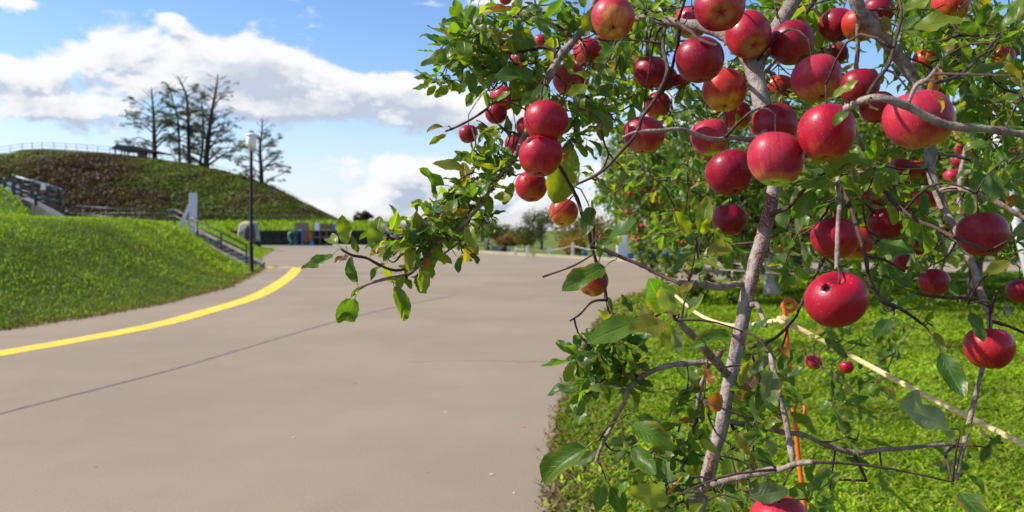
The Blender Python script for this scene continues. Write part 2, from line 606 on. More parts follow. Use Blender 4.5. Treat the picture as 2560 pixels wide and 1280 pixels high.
def turf_mat(name, c1, c2, c3, s1=1.2):
    m, nb = new_mat(name)
    geo = nb.n('ShaderNodeNewGeometry')
    p = geo.outputs['Position']
    n1 = nb.noise(p, s1, 5, 0.6)
    n2 = nb.noise(p, 26.0, 5, 0.7)
    base = nb.mix(nb.ss(n1, 0.35, 0.65), c1, c2)
    base = nb.mix(nb.ss(n2, 0.5, 0.72, 0.0, 0.7), base, c3)
    b = principled(nb, base, 0.95, 0.1, n2, 0.9, 0.05)
    out(nb, b.outputs[0])
    return m


M['turf'] = turf_mat('turf', (0.075, 0.135, 0.012), (0.060, 0.105, 0.012), (0.09, 0.085, 0.025))
M['meadow'] = turf_mat('meadow', (0.12, 0.15, 0.03), (0.085, 0.12, 0.02), (0.15, 0.14, 0.05), 0.15)
M['hill'] = turf_mat('hill_turf', (0.045, 0.055, 0.015), (0.05, 0.035, 0.022), (0.03, 0.035, 0.012), 0.12)

# ------------------------------------------------------------------ the setting
ss = lambda x: (lambda t: t * t * (3 - 2 * t))(min(1.0, max(0.0, x)))


def sheet(name, pts, z, mat):
    me = bpy.data.meshes.new(name)
    bm = bmesh.new()
    f = bm.faces.new([bm.verts.new((p[0], p[1], z)) for p in pts])
    if f.normal.z < 0:
        f.normal_flip()
    bm.normal_update()
    bmesh.ops.triangulate(bm, faces=bm.faces[:])
    for f in bm.faces:
        if f.normal.z < 0:
            f.normal_flip()
    bm.to_mesh(me)
    bm.free()
    o = put(name, me, mat)
    tag(o, kind='structure')
    return o


sheet('ground', [(-900, -200), (900, -200), (900, 1500), (-900, 1500)], -0.03, M['meadow'])

EDGE_Y = [-12, 0, 5, 8, 10.5, 12, 13.6, 16.2, 20.7, 28.6, 31, 35, 45, 60, 64]
EDGE_X = [-15, -10, -8.9, -8.3, -7.95, -7.68, -7.34, -7.13, -7.45, -9.15, -9.7, -11.0, -13.9, -17.8, -19.0]


def edge_x(y):
    return float(np.interp(y, EDGE_Y, EDGE_X))


RE = [(0.08, -3), (0.16, 1), (0.2, 3), (0.27, 4.36), (0.44, 6.5), (0.86, 9.5), (1.45, 13), (2.3, 17), (3.6, 20.3), (6.5, 24.0), (12, 27.5), (25, 30), (60, 33)]
RES = [tuple(p) for p in catmull(RE, 4)]
FAR = [(90, 46), (60, 42), (24, 37.5), (12, 36.6), (6.3, 37), (4.4, 40), (-0.75, 50), (-7.4, 63.5), (-17, 76)]
left = [(edge_x(y) - 0.25, y) for y in np.arange(60, -8.1, -1.0)]
sheet('road', FAR + [(-24, 77), (-60, 77), (-60, 62)] + [(-19.5, 62)] + left + [(-14, -8), (0.05, -8)] + RES, 0.0, M['asphalt'])
# grey cross road beyond the path
sheet('cross_path', [(-55, 66.5), (-17.5, 66.5), (-8, 62.5), (-9.3, 65.2), (-17, 75.5), (-55, 75.5)], 0.004, M['grey_asphalt'])


def ribbon(name, pts, w, z, mat, kind='structure', parent=None):
    a = catmull([(p[0], p[1]) for p in pts], 6)
    vs, fs = [], []
    for i in range(len(a)):
        t = a[min(i + 1, len(a) - 1)] - a[max(i - 1, 0)]
        t = t / np.linalg.norm(t)
        n = np.array([-t[1], t[0]])
        ww = w[min(i * len(w) // len(a), len(w) - 1)] if hasattr(w, '__len__') else w
        vs += [(*(a[i] + n * ww / 2), z), (*(a[i] - n * ww / 2), z)]
        if i:
            fs.append((2 * i - 2, 2 * i - 1, 2 * i + 1, 2 * i))
    me = bpy.data.meshes.new(name)
    me.from_pydata(vs, [], fs)
    o = put(name, me, mat, parent)
    if kind:
        tag(o, kind=kind)
    return o


ribbon('road_line', [G(x, y) for x, y in ((-420, 955), (-200, 918), (0, 884), (150, 858), (300, 831), (420, 806), (520, 778), (600, 755), (655, 734), (700, 708), (727, 688), (744, 669))], 0.39, 0.004, M['yellow'])
ribbon('road_line', [G(632, 673), G(655, 671), G(684, 667)], 0.55, 0.004, M['yellow'])
ribbon('road_line', [G(684, 668), G(720, 668), G(733, 668)], 0.75, 0.004, M['old_yellow'])
ribbon('road_line', [G(762, 668.5), G(790, 668.5)], 0.6, 0.004, M['old_yellow'])
ribbon('road_seam', [G(-300, 1120), G(0, 1034), (G(220, 978)), G(440, 921), G(640, 862), G(850, 801), G(1000, 765), G(1140, 738)], 0.045, 0.004, M['seam'])
ribbon('road_seam', [G(640, 663.5), G(720, 663), G(800, 662.5)], 0.16, 0.004, M['seam'])
ribbon('road_seam', [G(1020, 905), G(1180, 902), G(1330, 904), G(1425, 906)], 0.012, 0.004, M['seam'])
# kerb along the far side of the road
kb = MB()
fk = catmull([(p[0], p[1]) for p in reversed(FAR)], 6)
for i in range(len(fk) - 1):
    a, b = fk[i], fk[i + 1]
    kb.bar((a[0], a[1] + 0.1, 0.05), (b[0], b[1] + 0.1, 0.05), 0.12, 0.2)
tag(kb.build('kerb', M['kerb'], None), kind='structure')


# ---- the grass bank on the left and the terrace behind it
def bank_z(x, y):
    t = edge_x(y) - x
    if t <= 0:
        return 0.0
    z = 1.78 * ss(t / 4.4) - 0.22 * ss((t - 5.2) / 3.0)
    z += 1.9 * ss((-x / max(y, 1.0) - 0.572) / 0.075) * ss((y - 27) / 9.0) * (1 - ss((y - 41) / 5.0))
    fade = 1.0 - ss((y - 56) / 9.0) * (1 - ss((t - 6) / 6.0) * 0.0)
    z *= fade
    z += 0.07 * ss(t / 1.5) * mn.noise(Vector((x * 0.55, y * 0.55, 3.1))) + 0.16 * ss(t / 3) * mn.noise(Vector((x * 0.2, y * 0.2, 1.7)))
    return z


ys = np.concatenate([np.arange(-6, 40, 0.5), np.arange(40, 67, 1.0)])
ts = np.concatenate([[0.0], np.arange(0.25, 8, 0.35), np.arange(8, 40, 1.2)])
vs = []
for y in ys:
    for t in ts:
        x = edge_x(y) - t
        vs.append((x, y, bank_z(x, y) + (0.012 if t > 0 else -0.02)))
nt = len(ts)
qs = [(i * nt + j, i * nt + j + 1, (i + 1) * nt + j + 1, (i + 1) * nt + j) for i in range(len(ys) - 1) for j in range(nt - 1)]
bank = put('grass_bank', np_mesh('grass_bank', vs, quads=[q[::-1] for q in qs], sm=True), M['turf'])
tag(bank, kind='structure')
# right lawn
lawn = sheet('lawn', [(p[0] + 0.02, p[1]) for p in RES] + [(60, -3)], 0.012, M['turf'])


def grass_mesh(name, xyz, h, w, cols, lean=0.5):
    """one bent blade per point: 5 vertices, quad + triangle"""
    n = len(xyz)
    a = nr.rand(n) * 2 * np.pi
    hh = h * (0.55 + 0.9 * nr.rand(n))
    ww = w * (0.6 + 0.8 * nr.rand(n))
    le = hh * lean * (0.2 + 1.2 * nr.rand(n))
    b = nr.rand(n) * 2 * np.pi
    dx = np.stack([np.cos(a) * ww / 2, np.sin(a) * ww / 2, np.zeros(n)], 1)
    ld = np.stack([np.cos(b) * le, np.sin(b) * le, np.zeros(n)], 1)
    up = np.stack([np.zeros(n), np.zeros(n), hh], 1)
    v = np.empty((n, 5, 3))
    v[:, 0] = xyz - dx * 0.7
    v[:, 1] = xyz + dx * 0.7
    v[:, 2] = xyz + dx + up * 0.6 + ld * 0.35
    v[:, 3] = xyz - dx + up * 0.6 + ld * 0.35
    v[:, 4] = xyz + up + ld
    i = np.arange(n)[:, None] * 5
    c = np.repeat(cols[:, None, :], 5, 1)
    me = np_mesh(name, v.reshape(-1, 3), quads=i + np.array([[0, 1, 2, 3]]), tris=i + np.array([[3, 2, 4]]), cols=c.reshape(-1, 3))
    return put(name, me, M['grass'])


def pick_cols(n, pal, wts):
    k = nr.choice(len(pal), n, p=np.array(wts) / sum(wts))
    c = np.array(pal)[k]
    return c * (0.75 + 0.5 * nr.rand(n, 1))


GREENS = [(0.165, 0.255, 0.007), (0.115, 0.190, 0.007), (0.245, 0.330, 0.010), (0.29, 0.29, 0.035), (0.28, 0.21, 0.07)]
# bank
n = 130000
yy = 7.5 + (40 - 7.5) * nr.rand(n) ** 1.15
tt = 0.05 + 9.5 * nr.rand(n) ** 1.25
xx = np.array([edge_x(y) for y in yy]) - tt
zz = np.array([bank_z(x, y) for x, y in zip(xx, yy)])
pn = np.array([mn.noise(Vector((x * 0.7, y * 0.7, 8.0))) for x, y in zip(xx, yy)])
cc = pick_cols(n, GREENS, (5, 3, 4, 1.0, 0.4))
cc *= (1 + 0.75 * pn)[:, None].clip(0.5, 1.5)
dry = nr.rand(n) < (np.clip(1.0 - tt / 3.0, 0, 1) * 0.62)
cc[dry] = np.array((0.10, 0.095, 0.03)) * (0.7 + 0.6 * nr.rand(dry.sum(), 1))
tag(grass_mesh('grass', np.stack([xx, yy, zz], 1), 0.062, 0.014, cc, 0.9), kind='stuff')
# upper terrace and lawn beside the steps
n = 42000
yy = 26 + 38 * nr.rand(n)
tt = 0.1 + 24 * nr.rand(n) ** 1.5
xx = np.array([edge_x(y) for y in yy]) - tt
zz = np.array([bank_z(x, y) for x, y in zip(xx, yy)])
cc = pick_cols(n, GREENS, (5, 2, 5, 1.0, 0.3)) * 1.1
tag(grass_mesh('grass', np.stack([xx, yy, zz], 1), 0.11, 0.035, cc, 0.7), kind='stuff')


# right lawn: broad clover-like blades near, coarser tufts beyond
def lawn_pts(n, y0, y1, pw):
    y = y0 + (y1 - y0) * nr.rand(n) ** pw
    xe = np.interp(y, [p[1] for p in RE], [p[0] for p in RE])
    x1 = np.maximum(xe + 1.0, 0.70 * y + 0.5)
    x = xe + (x1 - xe) * nr.rand(n) ** 1.05 + 0.03 * nr.randn(n) - 0.01
    return x, y


for (n, y0, y1, pw, h, w) in ((95000, 2.6, 7.0, 1.2, 0.040, 0.022), (75000, 6.5, 14.0, 1.3, 0.045, 0.032), (45000, 13.5, 27, 1.2, 0.06, 0.05)):
    x, y = lawn_pts(n, y0, y1, pw)
    pn = np.array([0.6 * mn.noise(Vector((a * 1.5, b * 1.5, 2.0))) + 0.8 * mn.noise(Vector((a * 0.55, b * 0.55, 6.0))) for a, b in zip(x, y)])  # broad noise paints tree shade into the blade colours, fine noise varies them
    ed = x - np.interp(y, [p[1] for p in RE], [p[0] for p in RE])
    cc = pick_cols(n, GREENS, (6, 4.5, 3.5, 0.7, 0.25)) * (1 + 0.75 * pn)[:, None].clip(0.45, 1.5)
    pd = np.clip(0.75 - ed / (0.10 * y + 0.35), 0, 0.75) * np.clip(0.6 + pn * 1.2, 0.1, 1)
    dry = nr.rand(n) < pd
    cc[dry] = np.array([(0.17, 0.135, 0.05), (0.14, 0.14, 0.03), (0.20, 0.15, 0.07)])[nr.randint(0, 3, dry.sum())] * (0.6 + 0.8 * nr.rand(dry.sum(), 1))
    keep = nr.rand(n) > pd * 0.55
    tag(grass_mesh('grass', np.stack([x, y, np.full(n, 0.01)], 1)[keep], h, w, cc[keep], 1.5), kind='stuff')

n = 9000
y = 2.8 + 15 * nr.rand(n) ** 1.3
x = np.interp(y, [p[1] for p in RE], [p[0] for p in RE]) + 0.05 * nr.randn(n) - 0.03 + 0.02
cc = np.array([(0.19, 0.13, 0.06), (0.12, 0.08, 0.035), (0.24, 0.18, 0.09), (0.16, 0.15, 0.03)])[nr.randint(0, 4, n)] * (0.6 + 0.7 * nr.rand(n, 1))
tag(grass_mesh('leaf_litter', np.stack([x, y, np.full(n, 0.006)], 1), 0.018, 0.016, cc, 2.2), kind='stuff')
n = 7000
y = 8 + 24 * nr.rand(n) ** 1.3
x = np.array([edge_x(v_) for v_ in y]) + 0.10 * nr.randn(n) - 0.02
cc = np.array([(0.19, 0.14, 0.06), (0.12, 0.09, 0.035), (0.13, 0.15, 0.03)])[nr.randint(0, 3, n)] * (0.6 + 0.7 * nr.rand(n, 1))
tag(grass_mesh('leaf_litter', np.stack([x, y, np.full(n, 0.006)], 1), 0.03, 0.03, cc, 2.0), kind='stuff')

# ---- far lawn strip, retaining wall and the hill
mb = MB()
xs_ = np.linspace(-75, -14, 30)
rows = [(81.4, 1.42), (86, 1.75), (92, 2.2), (97, 2.5)]
vs = [(x, y, z + 0.12 * mn.noise(Vector((x * .3, y * .3, 5)))) for (y, z) in rows for x in xs_]
nx = len(xs_)
mb.add(vs, [(i * nx + j, i * nx + j + 1, (i + 1) * nx + j + 1, (i + 1) * nx + j) for i in range(3) for j in range(nx - 1)], True)
tag(mb.build('terrace_lawn', M['turf'], None), kind='structure')
n = 9000
x = -75 + 61 * nr.rand(n)
y = 81.5 + 15 * nr.rand(n)
tag(grass_mesh('grass', np.stack([x, y, np.interp(y, [r[0] for r in rows], [r[1] for r in rows])], 1), 0.3, 0.12, pick_cols(n, GREENS, (5, 3, 5, 1, .3)), 0.6), kind='stuff')
rw = empty('retaining_wall', (-35, 81, 0))
tag(rw, 'low dark stone retaining wall at the foot of the lawn below the hill', 'retaining wall')
for r in range(5):
    for k in range(26):
        w0 = 2.0
        x0 = -64 + k * w0 + (0.9 if r % 2 else 0)
        b = MB().box((x0 + w0 / 2, 81.0 + 0.04 * rng.random(), 0.15 + r * 0.29), (w0 - 0.04, 0.5, 0.275))
        b.build('stone_block', M['dark_stone'], rw)

# hill profile: pixel column -> ridge row
RID = [(-900, 470), (-600, 430), (-300, 402), (0, 394), (60, 383), (130, 383), (250, 391), (330, 400), (420, 411), (520, 428), (600, 448), (680, 478), (740, 508), (790, 538), (822, 556), (860, 566), (930, 566), (1000, 572), (1060, 580)]
DR = 116.0
rid = catmull(RID, 4)
hv, hc = [], []
K1, K2 = 22, 10


def hill_pt(px, s):
    """s in 0..1 up the front face, 1..2 down the back"""
    pyr = float(np.interp(px, rid[:, 0], rid[:, 1]))
    top = P(px, pyr, DR)
    base = P(px, HY - 16, 97.0)
    base.z = 2.3
    if top.z < base.z:
        base.z = top.z - 0.3
    if s <= 1:
        k = s
        p = base.lerp(top, k)
        p.z = base.z + (top.z - base.z) * (math.sin(k * math.pi / 2) ** 0.92)
    else:
        k = s - 1
        p = Vector((top.x, top.y + 45 * k, top.z * (1 - k * k)))
    am = 0.9 * (1 - abs(s - 0.5) * 2) if s < 1 else 0.0
    p.z += max(am, 0.0) * mn.fractal(Vector((p.x * 0.12, p.y * 0.12, p.z * 0.3)), 1.0, 2.0, 4)
    return p


cols_px = np.linspace(-900, 1060, 130)
svals = list(np.linspace(0, 1, K1)) + list(np.linspace(1.1, 2, K2))
hv = [hill_pt(px, s) for s in svals for px in cols_px]
nc = len(cols_px)
hq = [(i * nc + j, i * nc + j + 1, (i + 1) * nc + j + 1, (i + 1) * nc + j) for i in range(len(svals) - 1) for j in range(nc - 1)]
hill = put('hill', np_mesh('hill', [tuple(v) for v in hv], quads=hq, sm=True), M['hill'])
tag(hill, kind='structure')


def clump_mesh(centers, radii, per, leaf, palette, wts, flat=0.7, seed=0, ctint=None):
    """many leaf quads scattered in small clumps; returns verts, quads, cols"""
    r_ = np.random.RandomState(seed)
    centers = np.asarray(centers, float)
    n = len(centers) * per
    c = np.repeat(centers, per, 0)
    rad = np.repeat(np.broadcast_to(radii, (len(centers),)), per)
    d = r_.randn(n, 3)
    d /= np.linalg.norm(d, axis=1)[:, None] + 1e-9
    rr = r_.rand(n) ** 0.45
    p = c + d * (rr * rad)[:, None] * np.array([1, 1, flat])
    nrm = d + r_.randn(n, 3) * 0.7 + np.array([0, 0, 0.5])
    nrm /= np.linalg.norm(nrm, axis=1)[:, None]
    t = np.cross(nrm, r_.randn(n, 3))
    t /= np.linalg.norm(t, axis=1)[:, None] + 1e-9
    b = np.cross(nrm, t)
    L = leaf * (0.6 + 0.8 * r_.rand(n))
    Wd = L * (0.38 + 0.2 * r_.rand(n))
    v = np.empty((n, 4, 3))
    v[:, 0] = p - t * (L / 2)[:, None]
    v[:, 1] = p + b * (Wd / 2)[:, None] + nrm * (L * 0.08)[:, None]
    v[:, 2] = p + t * (L / 2)[:, None] - nrm * (L * 0.12)[:, None]
    v[:, 3] = p - b * (Wd / 2)[:, None] + nrm * (L * 0.08)[:, None]
    q = np.arange(n)[:, None] * 4 + np.array([[0, 1, 2, 3]])
    k = r_.choice(len(palette), n, p=np.array(wts) / sum(wts))
    col = np.array(palette)[k] * (0.7 + 0.6 * r_.rand(n, 1))
    if ctint is not None:
        col = col * np.repeat(np.asarray(ctint), per, 0)
    return v.reshape(-1, 3), q, np.repeat(col, 4, 0)


# undergrowth on the hill: brown heath in bands, green elsewhere
HB, HG, HD = np.array((0.060, 0.032, 0.022)), np.array((0.080, 0.105, 0.014)), np.array((0.085, 0.068, 0.030))
cen, tin = [], []
for i in range(11000):
    px = rng.uniform(-120, 1010)
    s = rng.random() ** 0.9 * 0.985
    p = hill_pt(px, s)
    q_ = mn.fractal(Vector((p.x * 0.05, p.z * 0.16, 2.2)), 1.0, 2.0, 3)
    brown = 0.20 + q_ * 1.5
    px_ = px + 160 * mn.noise(Vector((p.x * 0.10, p.z * 0.25, 4.4)))
    brown += 0.6 * (1 - abs(s - 0.45) * 1.6) * (1 - ss((px_ - 260) / 240))
    brown -= 0.45 * ss((px_ - 330) / 170) * (1 - ss((px_ - 560) / 140))
    brown += 0.6 * max(0, 1 - abs(s - 0.36) * 3.0) * ss((px_ - 500) / 120) * (1 - ss((px_ - 720) / 90))
    brown -= 0.5 * ss((px_ - 690) / 120)
    brown += 0.3 * ss((px_ - 580) / 120) * ss((s - 0.5) / 0.3)
    brown = min(1, max(0, brown))
    c = HG * 1.15 * (1 - brown) + HB * brown
    if mn.noise(Vector((p.x * 0.22, p.z * 0.5, 7.7))) > 0.22: c = HD * 0.6 + c * 0.4
    if rng.random() < 0.012: c = np.array((0.22, 0.15, 0.02))
    cen.append((p.x, p.y, p.z + 0.12))
    tin.append(c)
v, q, col = clump_mesh(cen, 0.95, 22, 0.30, [(1, 1, 1)], (1,), 0.42, 5, tin)
tag(put('undergrowth', np_mesh('undergrowth', v, quads=q, cols=col), M['foliage']), kind='stuff')


# ------------------------------------------------------------------ trees beyond
def tree_thing(name, base, label, group, trunk_mb, trunk_mat, crown_vqc, crown_mat=None):
    t = empty(name, base)
    tag(t, label, 'tree', group)
    trunk_mb.build('trunk', trunk_mat, t)
    if crown_vqc is not None:
        put('crown', np_mesh('crown', crown_vqc[0], quads=crown_vqc[1], cols=crown_vqc[2]), crown_mat or M['foliage'], t, True)
    return t


HT_PAL = [(0.075, 0.100, 0.018), (0.055, 0.080, 0.018), (0.11, 0.11, 0.022), (0.06, 0.065, 0.02)]


def hill_tree(path, d, r0, label, lo, hi, spread_px, seed, n_l=15, bare=0.30):
    """path = trunk in pixels, bottom to top; foliage in flat sprays on the lower part, bare limbs above"""
    rg = random.Random(seed)
    pts = catmull([(*P(x, y, d + (i % 2) * 0.2), 0) for i, (x, y) in enumerate(path)], 4)[:, :3]
    n = len(pts)
    mb = MB()
    mb.tube(pts, [r0 * (1 - 0.85 * i / (n - 1)) for i in range(n)], 7)
    cen, rad = [], []
    sc = d / F
    for k in range(n_l):
        f = lo + (hi - lo) * (k + rg.random() * 0.6) / n_l
        i = min(n - 2, int(f * (n - 1)))
        a = Vector(pts[i])
        side = 1 if k % 2 else -1
        ang = rg.uniform(-0.9, 0.9)
        leafy = f < 1 - bare
        ln = spread_px * sc * (1.0 - 0.55 * f) * rg.uniform(0.55, 1.1) * (1 if leafy else 0.55)
        dv = Vector((side * math.cos(ang), math.sin(ang), rg.uniform(0.15, 0.85) if leafy else rg.uniform(0.6, 1.3))).normalized()
        m1 = a + dv * ln * 0.5 + Vector((0, 0, 0.10 * ln))
        e = a + dv * ln + Vector((0, 0, rg.uniform(-0.12, 0.1) * ln))
        rr = r0 * (1 - 0.85 * f) * 0.42
        mb.tube([a, m1, e], [rr, rr * 0.6, rr * 0.2], 5)
        for j in range(6 if leafy else 7):
            g = rg.uniform(0.35, 1.0)
            s0 = a.lerp(e, g)
            tv = Vector((dv.x * rg.uniform(.2, 1.2), rg.uniform(-1, 1), rg.uniform(-0.1, 0.9))).normalized() * ln * rg.uniform(0.18, 0.42)
            mb.tube([s0, s0 + tv * 0.5 + Vector((0, 0, 0.03)), s0 + tv], [rr * 0.35, rr * 0.25, rr * 0.1], 4)
            if leafy:
                cen.append(s0 + tv * rg.uniform(0.5, 1.1))
                rad.append(rg.uniform(0.35, 0.7))
        if leafy:
            for j in range(7):
                cen.append(a.lerp(e, rg.uniform(0.3, 1.15)) + Vector((rg.uniform(-.9, .9), rg.uniform(-1.2, 1.2), rg.uniform(-1.1, .6))))
                rad.append(rg.uniform(0.25, 0.6))
    base = Vector(pts[0]) - Vector((0, 0, 0.3))
    mb.tube([base - Vector((0, 0, .4)), Vector(pts[0]) + Vector((0, 0, 0.1))], [r0 * 1.3, r0], 7)
    cr = clump_mesh([tuple(c) for c in cen], np.array(rad), 38, 0.17, HT_PAL, (4, 4, 2, 2), 0.5, seed)
    return tree_thing('hill_tree', base, label, 'half bare trees on the hilltop', mb, M['far_bark'], cr)


hill_tree([(388, 412), (386, 360), (385, 310), (382, 262), (378, 218)], 116, 0.40, 'half-bare tree on the hilltop just behind the shelter roof', 0.14, 0.97, 105, 21, 22)
hill_tree([(450, 418), (448, 360), (445, 300), (436, 265), (425, 225), (415, 205)], 117, 0.22, 'thin leaning tree in the hilltop group nearest the shelter tree', 0.2, 0.97, 70, 22, 17)
hill_tree([(474, 420), (472, 360), (470, 290), (466, 240), (452, 205), (443, 190)], 116, 0.32, 'tall straight tree in the middle of the hilltop group', 0.12, 0.97, 85, 23, 20)
hill_tree([(497, 428), (505, 380), (508, 320), (505, 270), (503, 228)], 118, 0.26, 'slim tree between two thicker trunks on the hilltop', 0.18, 0.97, 70, 24, 18)
hill_tree([(517, 430), (516, 395), (522, 340), (530, 280), (540, 225), (545, 185)], 116, 0.48, 'thickest tree of the hilltop group, its bare crooked top highest', 0.08, 0.97, 120, 25, 26, 0.38)
hill_tree([(655, 475), (653, 420), (650, 370), (655, 330), (656, 296)], 113, 0.36, 'lone tree with bare top standing lower down the hill behind the lamp', 0.06, 0.97, 85, 26, 22, 0.36)


def bushy(name, px, py, d, w, h, pal, wts, label, group, seed, trunk=True, leaf=None, nclump=70, per=40, trunk_mat=None, cat='tree', th=0.25):
    """free-standing leafy tree or shrub: short trunk with limbs, clumped crown with gaps"""
    rg = random.Random(seed)
    b = P(px, py, d)
    cen, rad = [], []
    mb = MB()
    cz0 = h * (th if trunk else 0.02)
    c0 = b + Vector((0, 0, cz0 + (h - cz0) / 2))
    for i in range(nclump):
        u = Vector((rg.gauss(0, 1), rg.gauss(0, 1), rg.gauss(0, 1))).normalized() * rg.random() ** 0.5
        k = 1 - 0.35 * max(0, u.z)
        p = c0 + Vector((u.x * w / 2 * k, u.y * w / 2 * k, u.z * (h - cz0) / 2))
        cen.append(tuple(p))
        rad.append(w * rg.uniform(0.09, 0.17))
    rt = max(0.03, w * 0.035)
    mb.tube([b - Vector((0, 0, 0.15)), b + Vector((0.02 * w, 0, cz0)), c0 + Vector((0, 0, h * 0.2))], [rt * 1.2, rt, rt * 0.3], 7)
    for i in range(5):
        q_ = Vector(cen[i * 3 % nclump])
        a = b + Vector((0, 0, cz0 * rg.uniform(0.8, 1.3)))
        mb.tube([a, a.lerp(q_, 0.5) + Vector((0, 0, 0.05 * h)), q_], [rt * 0.5, rt * 0.35, rt * 0.1], 5)
    cr = clump_mesh(cen, np.array(rad), per, leaf or w * 0.06, pal, wts, 0.8, seed)
    t = tree_thing(name, b, label, group, mb, trunk_mat or M['grey_bark'], cr)
    t['category'] = cat
    return t


DG = [(0.035, 0.06, 0.012), (0.05, 0.075, 0.015), (0.07, 0.075, 0.015)]
YG = [(0.14, 0.13, 0.02), (0.20, 0.15, 0.02), (0.09, 0.11, 0.02)]
OR = [(0.26, 0.12, 0.02), (0.30, 0.17, 0.02), (0.18, 0.10, 0.02)]
RU = [(0.22, 0.08, 0.025), (0.16, 0.08, 0.025), (0.12, 0.09, 0.02)]
FT = 'autumn trees in the orchard across the road'
bushy('orchard_tree', 1352, 634, 62, 3.6, 3.7, DG, (3, 3, 2), 'large dark green round tree across the road, between rust and yellow trees', FT, 31, nclump=70, leaf=.16, per=40)
bushy('orchard_tree', 1312, 633, 66, 2.4, 2.2, [DG[2], YG[0], OR[2]], (3, 3, 1), 'olive and yellow tree just beside the large dark green tree', FT, 32, leaf=.15)
bushy('orchard_tree', 1268, 630, 75, 2.3, 1.6, RU, (2, 3, 3), 'small rust coloured tree across the road nearest the dark bin', FT, 33, leaf=.15)
bushy('orchard_tree', 1290, 631, 84, 3.0, 2.0, RU, (3, 3, 2), 'rusty red tree in the second row across the road', FT, 34, leaf=.16)
bushy('orchard_tree', 1440, 637, 58, 3.4, 3.0, [YG[0], YG[1], DG[2]], (3, 2, 2), 'yellowing tree behind the hanging leaf, left of the white sign', FT, 35, leaf=.15)
bushy('orchard_tree', 1500, 640, 52, 2.8, 2.6, [YG[1], OR[1], YG[2]], (3, 2, 2), 'golden tree across the road beside the white sign box', FT, 36, leaf=.14)
bushy('orchard_tree', 1600, 640, 54, 3.4, 2.6, [OR[1], YG[1], YG[2]], (3, 3, 2), 'orange and gold tree behind the white sign box', FT, 37, leaf=.14)
bushy('orchard_tree', 1690, 640, 50, 3.2, 2.9, [YG[0], YG[2], DG[2]], (3, 3, 2), 'yellow green tree in the row past the white sign box', FT, 38, leaf=.14)
bushy('autumn_shrub', 1420, 642, 47, 1.5, 1.25, OR, (3, 3, 1), 'low bright orange shrub at the kerb across the road', 'shrubs at the far kerb', 39, trunk=False, leaf=.09, cat='shrub')
bushy('autumn_shrub', 1445, 643, 46, 1.2, 1.1, [OR[1], YG[1], YG[0]], (3, 3, 1), 'low golden shrub beside the orange one at the far kerb', 'shrubs at the far kerb', 40, trunk=False, leaf=.09, cat='shrub')
for k, (px, py, d, w, h, pal, lab) in enumerate([
        (1030, 620, 105, 6, 2.2, DG, 'dark bushy tree farthest from the orchard in the distant tree row'),
        (1075, 620, 110, 7, 2.6, DG, 'broad dark tree in the distant row behind the hanging twig'),
        (1120, 622, 112, 6, 2.8, [DG[0], DG[1], RU[2]], 'dark tree with brownish top in the distant row'),
        (1165, 622, 108, 6, 2.2, DG, 'low dark tree in the distant row beyond the road'),
        (1205, 624, 100, 6, 2.9, DG, 'tallest dark tree of the distant row'),
        (1240, 626, 96, 5, 2.2, [DG[1], DG[2], RU[2]], 'olive tree closing the distant row next to the rust trees'),
        (1800, 640, 62, 6, 3.3, YG, 'yellow green tree seen low behind the pale trunk orchard tree'),
        (2000, 640, 60, 6, 3.0, [YG[0], DG[1], DG[2]], 'green tree far behind the red speckled apple tree trunk'),
        (2180, 642, 56, 6, 3.6, [YG[0], DG[1], OR[2]], 'far mixed green and brown tree behind the big hanging apples'),
        (2330, 644, 50, 6, 4.0, YG, 'far yellow tree left of the white leaning pole'),
        (2480, 640, 46, 7, 5.4, [YG[0], YG[2], DG[2]], 'tall pale yellow green tree behind the white leaning pole'),
        (2620, 640, 46, 7, 5.2, [YG[0], YG[2], DG[1]], 'tall yellow green tree at the picture edge past the leaning pole')]):
    p = P(px, py, d)
    bushy('distant_tree', px, HY + CAM_H * F / d, d, w, h, pal, (3, 3, 2), lab, 'trees in the distance', 50 + k, leaf=.28 if d > 90 else .2, nclump=60, per=30)
bushy('hill_bush', 908, 563, 112, 2.6, 2.0, [(0.03, .03, .02), (.045, .04, .02), (.05, .055, .02)], (2, 2, 1), 'small dark bush on the low rise beside the big hill', None, 48, leaf=.22, cat='bush')


